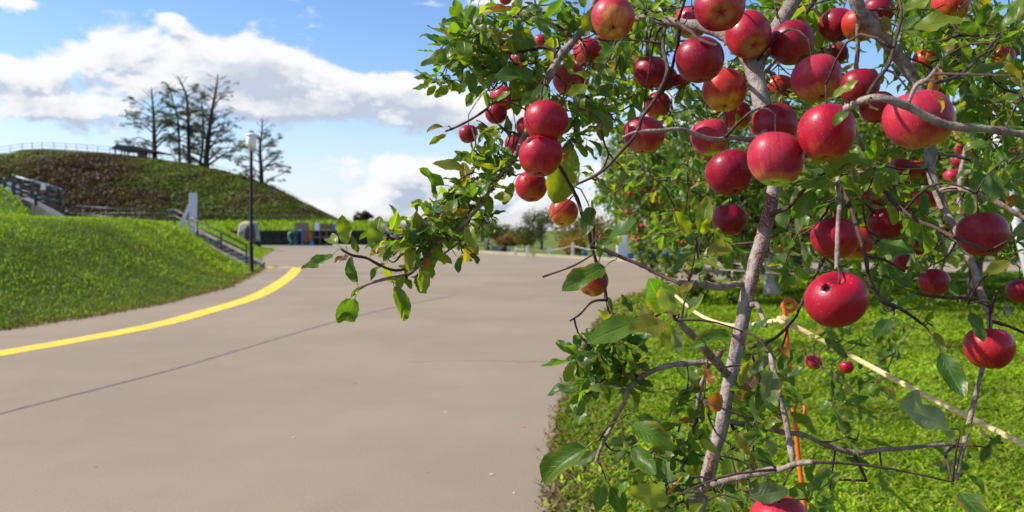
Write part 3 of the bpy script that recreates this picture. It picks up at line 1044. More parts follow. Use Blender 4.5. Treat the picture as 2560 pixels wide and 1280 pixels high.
# ---- orchard trees on the lawn (pale trunk one is whole; the others lean in)
def orchard(name, px, py, d, label, w, zc, hz, seed, nclump, per, leaf, tr_r, tmat, pal, wts, hang=()):
    rg = random.Random(seed)
    b = P(px, py, d)
    b.z = 0.0
    cz = Vector((b.x, b.y, zc))
    mb = MB()
    mb.tube([b - Vector((0, 0, .1)), b + Vector((0, 0, 0.08)), b + Vector((-0.03, 0, 0.5)), b + Vector((0.05, 0, 1.15))],
            [tr_r * 1.35, tr_r * 1.12, tr_r, tr_r * 0.9], 10)
    cen, rad = [], []
    for i in range(nclump):
        u = Vector((rg.gauss(0, 1), rg.gauss(0, 1), rg.gauss(0, 1))).normalized()
        rr = rg.uniform(0.35, 1.0) ** 0.6
        p = cz + Vector((u.x * w / 2 * rr, u.y * w / 2 * rr, u.z * hz * rr))
        if p.z < 1.0: p.z = 1.0 + rg.random() * 0.5
        cen.append(p)
        rad.append(rg.uniform(0.2, 0.46))
    for (hx, hy, hd, hr) in hang:
        for i in range(5):
            cen.append(P(hx + rg.uniform(-30, 30), hy + rg.uniform(-70, 70), hd))
            rad.append(hr)
    fork = b + Vector((0.05, 0, 1.1))
    lm = MB()
    for i in range(9):
        a = 2 * math.pi * i / 9 + rg.random() * .4
        e = cz + Vector((math.cos(a) * w * 0.43, math.sin(a) * w * 0.43, rg.uniform(-0.3, 0.8) * hz))
        m1 = fork.lerp(e, 0.45) + Vector((0, 0, 0.35))
        pts = catmull([tuple(fork), tuple(m1), tuple(e), tuple(e + Vector((math.cos(a) * .3, math.sin(a) * .3, -.4)))], 4)
        lm.tube(pts, np.linspace(tr_r * 0.42, 0.012, len(pts)), 6)
    t = tree_thing(name, b, label, 'apple trees on the lawn', mb, tmat, clump_mesh([tuple(c) for c in cen], np.array(rad), per, leaf, pal, wts, 0.9, seed))
    lm.build('limbs', M['far_bark'], t)
    return t, cen


OP = [(0.080, 0.140, 0.012), (0.125, 0.185, 0.014), (0.050, 0.095, 0.012), (0.22, 0.20, 0.02)]
oa, cenA = orchard('orchard_apple_tree', 1930, 742, 18.0, 'apple tree with a thick pale trunk standing on the lawn', 8.2, 2.65, 1.95, 61, 520, 85, 0.10, 0.17, M['pale_bark'], OP, (4, 3, 3, 1),
                   hang=[(1540, 420, 16.0, .35), (1580, 360, 16, .35), (1620, 430, 16, .35), (1660, 620, 15.5, .3), (1620, 600, 16, .25), (1720, 610, 15.5, .3), (1810, 690, 15.5, .2), (1740, 700, 15.5, .16), (1985, 640, 15.5, .25), (1560, 480, 16.5, .3), (1600, 560, 16.5, .2)])
ob_, cenB = orchard('orchard_apple_tree', 2075, 706, 23.0, 'apple tree with a dark trunk farther back on the lawn', 7.5, 2.7, 1.9, 62, 360, 85, 0.13, 0.19, M['grey_bark'], OP, (4, 3, 3, 1.4))
oc_, cenC = orchard('orchard_apple_tree', 2440, 748, 17.5, 'orchard apple tree behind the white leaning pole, with many small apples', 7.5, 2.5, 1.9, 63, 420, 85, 0.105, 0.14, M['grey_bark'], [OP[1], OP[0], OP[3], (0.19, 0.17, 0.03)], (3, 3, 3, 2))


od_, cenD = orchard('orchard_apple_tree', 2230, 700, 24.5, 'leafy apple tree at the back of the lawn behind the big hanging apples', 7.5, 2.9, 2.0, 64, 340, 80, 0.13, 0.16, M['grey_bark'], OP, (4, 3, 3, 1.4))
oe_, cenE = orchard('orchard_apple_tree', 1745, 682, 29.0, 'leafy apple tree at the far edge of the lawn, left of the pale trunk', 7.0, 2.8, 1.9, 65, 320, 75, 0.14, 0.15, M['grey_bark'], OP, (3, 4, 3, 2.0))

# ------------------------------------------------------------------ things on the left
def zb(x, y):
    return bank_z(x, y)


# park lamp
lp = G(628, 683)
lamp = empty('street_lamp', lp)
tag(lamp, 'dark brown park lamp post with white shade at the foot of the grass bank', 'lamp post')
MB().lathe([(0.13, -0.1), (0.13, 0.02), (0.085, 0.05), (0.072, 0.9), (0.07, 0.92), (0.062, 0.94), (0.055, 3.9), (0.05, 4.28)], 14, lp).build('pole', M['dark_metal'], lamp)
MB().lathe([(0.05, 4.24), (0.085, 4.27), (0.10, 4.33), (0.085, 4.37)], 14, lp).build('collar', M['pale_bark'], lamp)
MB().lathe([(0.09, 4.36), (0.155, 4.40), (0.175, 4.48), (0.18, 4.70), (0.16, 4.76), (0.0, 4.77)], 18, lp).build('lamp_shade', M['lamp_glass'], lamp)
MB().lathe([(0.0, 4.75), (0.19, 4.76), (0.20, 4.80), (0.12, 4.85), (0.0, 4.87)], 18, lp).build('cap', M['white'], lamp)
MB().box(lp + Vector((-0.07, -0.03, 1.02)), (0.05, 0.06, 0.07)).build('fitting', M['grey_rail'], lamp)

# steps cut beside the bank
st = empty('stairway', (-10.2, 31.0, 0))
tag(st, 'grey concrete steps with a sloping side kerb climbing between bank and lawn', 'steps')
a, b = Vector((-10.35, 31.2, 0.0)), Vector((-14.4, 34.2, 1.42))
dirv = Vector((b.x - a.x, b.y - a.y, 0)).normalized()
perp = Vector((-dirv.y, dirv.x, 0))
NS = 10
ang = math.atan2(dirv.y, dirv.x)
rotz = Matrix.Rotation(ang, 3, 'Z')
for i in range(NS):
    c = a.lerp(b, (i + 0.5) / NS) + perp * -0.35
    MB().box((c.x, c.y, (i + 1) * 0.142 - 0.12), ((b - a).xy.length / NS + 0.06, 0.78, 0.24), rotz).build('step', M['concrete'], st)
for sgn, nm in ((0.1, 'side_kerb'), (-0.8, 'side_kerb')):
    MB().bar(a + perp * sgn + Vector((0, 0, 0.12)), b + perp * sgn + Vector((0, 0, 0.14)), 0.09, 0.18).build(nm, M['concrete'], st)


def railing(name, pts, label, hgt=1.0, post_every=1.6, rails=(1.0, 0.55), pw=0.05, rw=0.04, mat='rail', posts=None, group=None, top_mat=None, cat='railing'):
    """pts: ground points; posts + rails as separate parts"""
    r_ = empty(name, pts[0])
    tag(r_, label, cat, group)
    pts = [Vector(p) for p in pts]
    allp = []
    for i in range(len(pts) - 1):
        n = max(1, int(round((pts[i + 1] - pts[i]).length / post_every)))
        for k in range(n):
            allp.append(pts[i].lerp(pts[i + 1], k / n))
    allp.append(pts[-1])
    for p in allp:
        MB().box(p + Vector((0, 0, hgt / 2 - 0.1)), (pw, pw, hgt + 0.2 - 0.01)).build('post', M[mat], r_)
    for j, f in enumerate(rails):
        mb = MB()
        mb.tube([p + Vector((0, 0, hgt * f)) for p in pts], rw if j else rw * (1.25 if top_mat else 1.0), 7)
        mb.build('rail', M[top_mat if (top_mat and j == 0) else mat], r_)
    return r_


# ramp with its wall and rails at the far left
rp = empty('access_ramp', P(60, 540, 38))
tag(rp, 'grey concrete ramp wall sloping up the bank below the dark railings', 'ramp')
d_ = 37.0
poly = [(-60, 490), (0, 496), (48, 494), (70, 503), (148, 546), (150, 556), (70, 552), (0, 508), (-60, 502)]
vs = [P(x, y, d_ + (148 - x) * 0.004) for x, y in poly]
nb_ = len(vs)
back = [v + Vector((-0.25, 1.6, 0.0)) for v in vs]
mb = MB()
mb.add(vs + back, [tuple(range(nb_)), tuple(range(2 * nb_ - 1, nb_ - 1, -1))] + [(i, i + nb_, (i + 1) % nb_ + nb_, (i + 1) % nb_) for i in range(nb_)])
me = mb.mesh('ramp_wall')
bm = bmesh.new(); bm.from_mesh(me)
bmesh.ops.triangulate(bm, faces=[f for f in bm.faces if len(f.verts) > 4])
bmesh.ops.recalc_face_normals(bm, faces=bm.faces[:])
bm.to_mesh(me); bm.free()
put('ramp_wall', me, M['concrete'], rp, True)


def px_rail(name, label, rails, posts, d, rr, mat, top=None, group=None, ends=0.0):
    """railing drawn from photographed rail lines: real tubes at one depth line"""
    r_ = empty(name, P(posts[0][0], posts[0][2], d))
    tag(r_, label, 'railing', group)
    for j, line in enumerate(rails):
        MB().tube([P(x, y, d + ends * (x / 100.0)) for x, y in line], rr * (1.35 if (top and j == 0) else 1.0), 7).build('rail', M[top if (top and j == 0) else mat], r_)
    for (x, y0, y1) in posts:
        p0, p1 = P(x, y0, d + ends * x / 100.0), P(x, y1, d + ends * x / 100.0)
        c = (p0 + p1) / 2
        MB().box(c, (rr * 3.2, rr * 3.2, (p0 - p1).length)).build('post', M[mat], r_)
        MB().lathe([(0.0, 0.06), (rr * 1.2, 0.03), (rr * 1.7, 0.0)], 8, p0).build('post_cap', M['grey_rail'], r_)
    return r_


px_rail('railing', 'dark railing with a thick grey handrail at the head of the ramp', [[(34, 440), (80, 453), (120, 463), (154, 473)], [(34, 459), (90, 465), (154, 485)], [(34, 470), (90, 484), (154, 497)], [(34, 482), (90, 495), (150, 508)]],
        [(34, 438, 500), (82, 452, 506), (122, 464, 512), (153, 474, 516)], 39.0, 0.045, 'rail', 'grey_rail')
px_rail('railing', 'thin dark railing running down the near side of the ramp wall', [[(-60, 420), (0, 441), (30, 452), (90, 484), (165, 528), (190, 545)], [(-60, 440), (0, 454), (90, 497), (165, 538), (186, 552)]],
        [(12, 446, 500), (90, 484, 540), (168, 528, 556)], 37.3, 0.035, 'rail')
px_rail('railing', 'pale inner rail crossing low behind the ramp railing', [[(62, 496), (100, 494), (145, 484)], [(92, 503), (125, 502), (145, 500)]], [(85, 490, 512)], 39.6, 0.03, 'grey_rail')
for px, w, h0, h1, lab, m_ in ((5, 8, 461, 496, 'narrow cream white board behind the ramp rails at the picture edge', 'white'), (22, 16, 456, 498, 'wide pale lilac board behind the ramp rails', 'lilac'), (43, 10, 461, 498, 'slim pale lilac board beside the wide one behind the ramp rails', 'lilac')):
    a_, b_ = P(px - w / 2, h0, 39.8), P(px + w / 2, h1 + 6, 39.8)
    t = empty('notice_board', (a_ + b_) / 2)
    tag(t, lab, 'board', 'pale boards behind the ramp rails')
    MB().box((a_ + b_) / 2, (abs(b_.x - a_.x), 0.05, abs(a_.z - b_.z))).build('panel', M[m_], t)
    MB().box(((a_.x + b_.x) / 2, 39.84, b_.z - 0.05), (0.06, 0.03, 0.5)).build('leg', M['rail'], t)
a_, b_ = P(102, 458, 38.9), P(114, 475, 38.9)
t = put('notice_plate', MB().box((a_ + b_) / 2, (abs(b_.x - a_.x), 0.02, abs(a_.z - b_.z))).mesh('notice_plate'), M['white'])
tag(t, 'small white plate hung on the ramp railing', 'sign')

# terrace railing, then down beside the steps
railing('railing', [P(190, 552, 46), P(300, 560, 46), P(460, 568, 46)], 'long dark two bar railing along the terrace behind the grass bank', 0.86, 2.4, (1.0, 0.45), 0.055, 0.03)
e0, e1 = a + perp * 0.1, b + perp * 0.1
railing('railing', [b + Vector((-0.5, 0.4, 0.02)), b + Vector((0, 0, 0.02)), a + Vector((0, 0, 0))], 'dark handrail sloping down beside the concrete steps to the lamp', 0.92, 1.75, (1.0, 0.72), 0.05, 0.03)
# fence at the hill foot and along the ridge, rise and hilltop
railing('fence', [Vector((-60, 97, 2.45)), Vector((-40, 97, 2.45)), Vector((-24.5, 97, 2.45))], 'dark railing fence along the foot of the big hill', 1.1, 2.6, (1.0, 0.55), 0.06, 0.035, cat='fence')


def ridge_pt(px, dz=0.0):
    p = hill_pt(px, 1.0)
    p.z += dz
    p.y += 0.5
    return p


railing('fence', [ridge_pt(x) for x in (-180, -90, -10, 50, 100, 160, 240, 330, 400)], 'light rail fence following the hilltop from the picture edge to the shelter', 1.55, 1.7, (1.0, 0.72, 0.42), 0.06, 0.035, 'grey_rail', cat='fence')
railing('fence', [ridge_pt(x) for x in (405, 470, 540, 600, 660, 720, 775, 818)], 'thin fence descending the hill ridge past the bare trees', 1.0, 1.7, (1.0, 0.5), 0.05, 0.025, 'far_bark', cat='fence')
railing('fence', [ridge_pt(x) for x in (826, 870, 930, 1000, 1040)], 'thin wire fence on the low rise beside the big hill', 1.25, 1.9, (1.0, 0.5), 0.05, 0.02, 'grey_rail', cat='fence')

# hilltop shelter
sh = empty('shelter', ridge_pt(330))
tag(sh, 'open shelter with dark pitched roof on the hilltop under the bare trees', 'shelter')
dS = 113.5
rl, rr_, ridge = P(277, 371, dS), P(384, 381, dS), None
mb = MB()
pk = [P(275, 372, dS), P(292, 360, dS), P(340, 366, dS), P(386, 377, dS), P(386, 381, dS), P(340, 377, dS), P(288, 374, dS)]
pb = [v + Vector((0.3, 4.5, 0)) for v in pk]
k = len(pk)
mb.add(pk + pb, [tuple(range(k)), tuple(range(2 * k - 1, k - 1, -1))] + [(i, i + k, (i + 1) % k + k, (i + 1) % k) for i in range(k)])
mb.build('roof', M['roof'], sh)
for (x, dy) in ((288, 0.4), (304, 3.6), (312, 0.4), (320, 3.6), (374, 0.4), (382, 3.6)):
    t_, b_ = P(x, 373, dS + dy), P(x, 405, dS + dy)
    MB().bar(b_, t_, 0.16).build('post', M['concrete'], sh)
q0, q1 = P(345, 377, dS + 1.5), P(366, 406, dS + 1.5)
MB().box((q0 + q1) / 2, (abs(q1.x - q0.x), 0.5, abs(q0.z - q1.z))).build('wall', M['concrete'], sh)
q0, q1 = P(300, 400, dS + 1.0), P(330, 404, dS + 1.0)
MB().box((q0 + q1) / 2, (abs(q1.x - q0.x), 0.5, 0.12)).build('bench', M['play_wood'], sh)

# white A-frame board on the bank crest
d_ = 33.6
b0 = P(480, 590, d_)
sb = empty('sign_board', b0)
tag(sb, 'tall narrow white sign panel on two legs with a slanting brace on the bank crest', 'sign board')
q0, q1 = P(475, 482, d_), P(491, 545, d_)
rz = Matrix.Rotation(R(28), 3, 'Z')
MB().box((q0 + q1) / 2, (0.31, 0.05, abs(q0.z - q1.z)), rz).build('panel', M['lilac'], sb)
for x in (474.5, 484.5):
    MB().bar(P(x, 598, d_), P(x, 540, d_), 0.10).build('leg', M['white'], sb)
MB().bar(P(443, 588, d_ - 0.1), P(474, 512, d_ - 0.02), 0.13).build('brace', M['white'], sb)

# stone monument
mo = P(615, 616, 58)
ms = empty('stone_monument', (mo.x, mo.y, bank_z(mo.x, mo.y) - 0.1))
tag(ms, 'upright rough granite monument with a darkened shaded face on a boulder base', 'monument')


def rock(name, prof, depth, d0, mat, parent, seed, amp=0.05):
    front = [P(x, y, d0) for x, y in prof]
    c = sum(front, Vector()) / len(front)
    k = len(front)
    vs, fs = [], []
    layers = [(0.80, 0.0), (1.0, 0.2), (1.0, 0.8), (0.82, 1.0)]
    for (s, f) in layers:
        for v in front:
            p = c + (v - c) * s + Vector((0, depth * f, 0))
            p += Vector((mn.noise(p * 1.3), mn.noise(p * 1.3 + Vector((9, 0, 0))), mn.noise(p * 1.3 + Vector((0, 9, 0))))) * amp
            vs.append(p)
    fs.append(tuple(range(k)))
    fs.append(tuple(range(4 * k - 1, 3 * k - 1, -1)))
    for l in range(3):
        fs += [(l * k + i, (l + 1) * k + i, (l + 1) * k + (i + 1) % k, l * k + (i + 1) % k) for i in range(k)]
    mb = MB().add(vs, fs)
    me = mb.mesh(name)
    bm = bmesh.new(); bm.from_mesh(me)
    bmesh.ops.recalc_face_normals(bm, faces=bm.faces[:])
    bm.to_mesh(me); bm.free()
    return put(name, me, mat, parent, True)


rock('slab', [(588, 602), (592, 580), (597, 562), (603, 555), (620, 552), (636, 556), (640, 575), (642, 603)], 0.9, 57.6, M['stone'], ms, 1, 0.08)
rock('shaded_face', [(609, 598), (611, 575), (615, 563), (633, 561), (636, 578), (637, 600)], 0.25, 57.45, M['shaded_face'], ms, 2, 0.02)  # dark inset paints in the shade on the stone's side away from the sun
rock('base_rock', [(577, 606), (583, 601), (598, 601), (612, 607), (606, 616), (590, 613)], 0.8, 56.6, M['stone'], ms, 3, 0.08)
rock('base_rock', [(606, 602), (622, 598), (642, 602), (645, 618), (625, 620), (608, 617)], 0.9, 56.9, M['dark_stone'], ms, 4, 0.08)
g0 = P(645, 620, 60)
gt = empty('salmon_post', g0)
tag(gt, 'short salmon pink bent post just behind the monument', 'post')
MB().tube([P(645, 612, 60), P(646, 584, 60), P(643, 581, 60), P(636, 581, 60)], 0.09, 7).build('pipe', M['salmon'], gt)

# play structure in front of the wall
d_ = 78.5
pg = empty('play_structure', P(770, 612, d_))
tag(pg, 'colourful wooden play structure with blue frame and orange panels before the dark wall', 'playground')
for x in (737, 756):
    MB().bar(P(x, 614, d_), P(x, 576, d_), 0.13).build('frame_post', M['blue'], pg)
MB().bar(P(736, 577, d_), P(757, 577, d_), 0.13).build('frame_beam', M['blue'], pg)
for (x0, x1, y0, y1, m_) in ((741, 756, 556, 573, 'play_pink'), (757, 770, 557, 575, 'play_pink'), (786, 799, 557, 576, 'lilac'), (760, 768, 578, 606, 'play_orange'), (771, 781, 580, 604, 'play_orange'), (775, 784, 602, 613, 'blue'), (832, 840, 560, 573, 'blue'), (802, 830, 560, 574, 'play_wood')):
    q0, q1 = P(x0, y0, d_ + 0.3), P(x1, y1, d_ + 0.3)
    MB().box((q0 + q1) / 2, (abs(q1.x - q0.x), 0.08, abs(q0.z - q1.z))).build('panel', M[m_], pg)
for x in (741, 756, 770, 784, 800, 816, 830, 842):
    MB().bar(P(x, 614, d_ + 0.6), P(x, 557, d_ + 0.6), 0.11).build('post', M['play_wood'], pg)
q0, q1 = P(756, 592, d_ + 1.2), P(842, 594, d_ + 1.2)
MB().box((q0 + q1) / 2, (abs(q1.x - q0.x), 1.4, 0.1)).build('deck', M['play_wood'], pg)
MB().tube([P(742, 588, d_ - 0.2), P(732, 580, d_ - .2), P(724, 584, d_ - .3), P(723, 594, d_ - .4), P(730, 604, d_ - .5), P(727, 612, d_ - .6)], 0.19, 9).build('slide', M['play_green'], pg)

# park hut behind the hanging twig
d_ = 76
ht = empty('park_hut', P(965, 618, d_))
tag(ht, 'small dark park hut with striped sloping roof and pale doors behind the hanging twig', 'hut')
q0, q1 = P(925, 585, d_), P(1012, 616, d_)
MB().box(((q0.x + q1.x) / 2, d_ + 1.5, 0.62), (q1.x - q0.x, 3.0, 1.3)).build('wall', M['roof'], ht)
for i in range(7):
    x0 = 938 + i * 11
    MB().bar(P(x0 + 26, 594, d_ - 0.35), P(x0, 562, d_ + 1.4), 0.40, 0.07).build('roof_panel', M['roof'] if i % 2 else M['grey_asphalt'], ht)
for (x0, x1, m_) in ((953, 962, 'white'), (965, 977, 'white'), (990, 1004, 'lilac')):
    q0, q1 = P(x0, 599, d_ - 0.04), P(x1, 617, d_ - 0.04)
    MB().box((q0 + q1) / 2, (q1.x - q0.x, 0.05, q0.z - q1.z)).build('door', M[m_], ht)

# across the road on the right
def white_post(px, py, d, hpx, label, group='white posts along the far kerb', name='bollard', wpx=7):
    b_ = P(px, py, d)
    b_.z = 0
    t = empty(name, b_)
    tag(t, label, 'post', group)
    h = hpx / F * d
    w = wpx / F * d
    MB().box(b_ + Vector((0, 0, h / 2)), (w, w, h)).build('shaft', M['white'], t)
    MB().box(b_ + Vector((0, 0, h + 0.012)), (w * 1.2, w * 1.2, 0.03)).build('cap', M['white'], t)
    return b_ + Vector((0, 0, h * 0.8))


p1 = white_post(1318, 640, 46, 24, 'short white post at the far kerb below the rust tree')
p2 = white_post(1373, 643, 46, 19, 'short white post at the far kerb below the dark green tree')
p3 = white_post(1432, 646, 44, 36, 'tall thin white post among the orange shrubs', wpx=6)
p0 = white_post(1288, 638, 48, 20, 'thin white post at the far kerb nearest the dark bin', wpx=5)
p4 = white_post(1500, 649, 42, 26, 'white post at the far kerb between golden shrub and sign box', wpx=6)
mb = MB()
for u, v in ((p0, p1), (p1, p2), (p2, p3), (p3, p4)):
    mb.tube([u, u.lerp(v, .5) - Vector((0, 0, .06)), v], 0.012, 5)
tag(put('post_rope', mb.mesh('post_rope'), M['white']), 'thin white rope strung between the far kerb posts', 'rope')
sg = P(1555, 650, 42); sg.z = 0
sx = empty('sign_box', sg)
tag(sx, 'white upright sign box with blank grey lower panel across the road', 'sign')
MB().box(sg + Vector((0, 0, 0.62)), (0.56, 0.22, 1.2)).build('cabinet', M['white'], sx)
MB().box(sg + Vector((0, -0.12, 0.42)), (0.48, 0.02, 0.66)).build('lower_panel', M['lilac'], sx)
MB().box(sg + Vector((0, -0.12, 0.97)), (0.48, 0.02, 0.34)).build('upper_panel', M['lamp_glass'], sx)
MB().box(sg + Vector((0, 0, 0.0)), (0.62, 0.28, 0.08)).build('plinth', M['concrete'], sx)


def bucket_parts():
    return (MB().lathe([(0.0, 0.0), (0.11, 0.0), (0.15, 0.27), (0.165, 0.28), (0.165, 0.30), (0.14, 0.30), (0.135, 0.24)], 12).mesh('plant_pot'),
            MB().lathe([(0.0, 0.25), (0.137, 0.245)], 12).mesh('soil'))


bk, sl = bucket_parts()
bk.materials.append(M['blue']); sl.materials.append(M['soil'])
pots = [(1525, 41), (1577, 41), (1602, 41), (1633, 41), (1665, 41), (1702, 41), (1805, 40), (1868, 40), (1948, 39.5), (1962, 39.5), (1978, 39.5), (1992, 39.5), (2008, 39.5), (1462, 43), (2120, 38), (2150, 38)]
for i, (px, d) in enumerate(pots):
    p = P(px, 600, d); p.z = 0
    o = bpy.data.objects.new('plant_pot', bk); C.objects.link(o); o.location = p
    o.scale = (1.15,) * 3
    tag(o, 'small blue plastic plant pot standing in the row at the far kerb', 'pot', 'blue pots along the far kerb')
    s_ = bpy.data.objects.new('soil', sl); C.objects.link(s_); s_.parent = o
# dark bin, grey box, signpost and blue stand near the far trees
p = P(1258, 633, 52); p.z = 0
bn = empty('litter_bin', p)
tag(bn, 'dark brown domed litter bin at the far kerb', 'bin')
MB().lathe([(0.0, 0.0), (0.24, 0.0), (0.26, 0.3), (0.2, 0.42), (0.06, 0.46), (0, .46)], 12, p).build('body', M['dark_metal'], bn)
MB().lathe([(0.265, 0.28), (0.275, 0.30), (0.265, 0.32)], 12, p).build('band', M['rail'], bn)
p = P(1238, 632, 53); p.z = 0
ub = empty('utility_box', p)
tag(ub, 'low grey utility box next to the dark bin at the far kerb', 'box')
MB().box(p + Vector((0, 0, .2)), (0.5, 0.35, .4)).build('body', M['grey_rail'], ub)
MB().box(p + Vector((0, 0, .42)), (0.56, 0.4, .05)).build('lid', M['concrete'], ub)
p = P(1272, 634, 51); p.z = 0
bs = empty('barrier_stand', p)
tag(bs, 'small pale blue folding stand beside the dark bin', 'stand')
for s_ in (-1, 1):
    MB().bar(p + Vector((s_ * 0.13, 0, 0)), p + Vector((-s_ * 0.10, 0, 0.42)), 0.05).build('leg', M['blue'], bs)
MB().bar(p + Vector((-.12, 0, .42)), p + Vector((.12, 0, .42)), 0.05).build('top_bar', M['white'], bs)
p = P(1220, 632, 60); p.z = 0
cs = empty('garden_statue', p)
tag(cs, 'slim dark post with a pale knob on top before the distant tree row', 'post')
MB().lathe([(0.16, 0), (0.14, .1), (0.09, .16), (0.08, .62)], 10, p).build('shaft', M['dark_metal'], cs)
MB().lathe([(0.06, .6), (0.13, .68), (0.14, .76), (0.08, .84), (0.11, .92), (.09, 1.0), (0, 1.04)], 10, p).build('knob', M['concrete'], cs)
railing('fence', [Vector((-6.6, 68, 0)), Vector((-2.0, 60, 0)), Vector((-1.4, 55, 0))], 'low dark rail fence at the far kerb before the distant tree row', 0.62, 1.5, (1.0, 0.55), 0.06, 0.05, cat='fence')
# trellis stakes under the orchard trees
for px, py, d, hp, lab in ((1965, 690, 25, 52, 'thin white stake in the lawn between the pale and dark orchard trunks'), (1832, 686, 26, 46, 'thin white stake in the lawn left of the pale orchard trunk')):
    white_post(px, py, d, hp, lab, 'white stakes on the lawn', 'garden_stake', 5)
# far rope across the lawn
u, v = P(1700, 668, 15.5), P(2420, 700, 14.0)
tag(put('rope', MB().tube([u, u.lerp(v, .35) - Vector((0, 0, .03)), u.lerp(v, .7) - Vector((0, 0, .03)), v], 0.011, 5).mesh('rope'), M['old_yellow']), 'thin far yellow rope strung across the lawn by the pale trunk', 'rope')
# leaning white pole
mb = MB()
u, v = P(2462, 222, 6.0), P(2668, 1080, 6.0)
lpole = empty('support_pole', (v.x, v.y, 0))
tag(lpole, 'white pole leaning in the orchard behind the horizontal apple branch', 'pole')
MB().tube([v, v.lerp(u, .5), u], [0.042, 0.036, 0.032], 10).build('shaft', M['pole_grey'], lpole)
MB().tube([u, u + (u - v).normalized() * 0.05], [0.037, 0.034], 10).build('end_cap', M['grey_rail'], lpole)

# orange stake with pigtail and the rope round it
D0 = 2.35
sk = empty('rope_stake', (P(2040, 1775, D0).x, D0, 0))
tag(sk, 'orange metal stake with a curled pigtail top standing in the lawn', 'stake')
top = P(1964, 765, D0)
pts = [P(2062, 1790, D0), P(2030, 1400, D0), P(2006, 1225, D0), P(1988, 1060, D0), P(1975, 930, D0), P(1966, 830, D0), P(1962, 775, D0)]
sp_ = []
for k in range(15):
    an = R(200 - k * 30)
    sp_.append(P(1972 + 15 * math.cos(an), 764 - 14 * math.sin(an), D0 + 0.002 * k))
MB().tube([tuple(x) for x in catmull([tuple(p) for p in pts + sp_[:1]], 4)] + sp_[1:12], 0.0070, 8).build('shaft', M['orange'], sk)
MB().tube([P(1992, 1035, D0), P(2002, 1042, D0), P(2011, 1033, D0 - .01), P(2012, 1018, D0 - .01), P(2007, 1010, D0)], 0.0045, 6).build('hook', M['orange'], sk)


def rope_mat():
    m, nb = new_mat('cream_twisted_rope')
    uv = nb.n('ShaderNodeUVMap', uv_map='UVMap')
    s_ = nb.n('ShaderNodeSeparateXYZ')
    nb.link(uv.outputs[0], s_.inputs[0])
    w = nb.m('SINE', nb.m('MULTIPLY', nb.m('ADD', nb.m('MULTIPLY', s_.outputs[0], 3.0), nb.m('MULTIPLY', s_.outputs[1], 3.0)), 6.2832))
    b = principled(nb, nb.mix(nb.ss(w, -1, 1), (0.58, 0.45, 0.20), (0.70, 0.57, 0.30)), 0.85, 0.2)
    out(nb, b.outputs[0])
    return m


def twisted(name, pts, r, pitch, mat, parent=None):
    """three-strand look: a tube whose section is a trefoil turning along the length"""
    a = catmull([tuple(p) for p in pts], 40)
    n = 12
    L = 0
    vs, uvs, fs = [], [], []
    ref = Vector((0, 0, 1))
    for i in range(len(a)):
        p = Vector(a[i])
        if i: L += (p - Vector(a[i - 1])).length
        t = (Vector(a[min(i + 1, len(a) - 1)]) - Vector(a[max(i - 1, 0)])).normalized()
        u = (ref - t * ref.dot(t)).normalized()
        w = t.cross(u)
        for k in range(n):
            an = 2 * math.pi * k / n
            rr = r * (0.90 + 0.13 * abs(math.cos(1.5 * (an - 2 * math.pi * L / pitch))))
            vs.append(tuple(p + (u * math.cos(an) + w * math.sin(an)) * rr))
            uvs.append((L / pitch / 3.0 * 1.0, k / n))
    for i in range(len(a) - 1):
        for k in range(n):
            fs.append((i * n + k, i * n + (k + 1) % n, (i + 1) * n + (k + 1) % n, (i + 1) * n + k))
    return put(name, np_mesh(name, vs, quads=fs, sm=True, uv=uvs), mat, parent, True)


M['rope'] = rope_mat()
rope = empty('barrier_rope', P(1960, 800, D0))
tag(rope, 'cream twisted barrier rope tied round the orange stake and sagging across the lawn', 'rope')
twisted('strand', [P(1963, 806, D0 - .012), P(2010, 828, D0 - .03), P(2150, 902, 2.25), P(2300, 982, 2.1), P(2430, 1047, 1.98), P(2560, 1112, 1.86), P(2700, 1180, 1.75), P(2900, 1270, 1.6)], 0.0078, 0.020, M['rope'], rope)
twisted('strand', [P(1963, 800, D0 + .012), P(1935, 803, 2.5), P(1880, 812, 2.8), P(1825, 814, 3.2), P(1775, 800, 3.6), P(1735, 778, 4.0), P(1690, 740, 4.6)], 0.0078, 0.020, M['rope'], rope)
twisted('knot', [P(1953, 792, D0 - .02), P(1967, 800, D0 - .024), P(1978, 806, D0 - .004), P(1972, 808, D0 + .02), P(1955, 800, D0 + .02), P(1949, 797, D0 - .006), P(1958, 806, D0 - .022), P(1972, 812, D0 - .016)], 0.0085, 0.022, M['rope'], rope)

# ------------------------------------------------------------------ the apple tree in front
tree = empty('apple_tree', P(1560, 2575, 1.5) * 1.0)
tree.location.z = 0.0
tag(tree, 'apple tree in front, with a slim grey and red peeling stem, laden with red apples', 'tree')
RSC = 0.80
SAMPLES = []          # (point, radius, branch object)


def limb(name, pts, mat, nsub=6, nseg=9, knob=0.10, par=None, sample=True):
    """pts: (px, py, d, radius in px)"""
    a = []
    for (x, y, d, r) in pts:
        p = P(x, y, d)
        a.append((p.x, p.y, p.z, r * d / F * RSC))
    a = catmull(a, nsub)
    rad = [max(0.0012, q[3] * (1 + knob * 1.3 * (mn.noise(Vector(q[:3]) * 38.0) + 0.9 * mn.noise(Vector(q[:3]) * 95.0)))) for q in a]
    ctr = []
    for q in a:
        v = Vector(q[:3])
        ctr.append(v + Vector((mn.noise(v * 16), mn.noise(v * 16 + Vector((5, 5, 5))), mn.noise(v * 16 + Vector((0, 9, 0))))) * 0.0035)
    mb = MB().tube(ctr, rad, nseg)
    o = mb.build(name, M[mat], par or tree)
    if par is not None:
        o.matrix_parent_inverse = par.matrix_parent_inverse
    if sample:
        for c, r in zip(ctr, rad):
            SAMPLES.append((c, r, o))
    return o


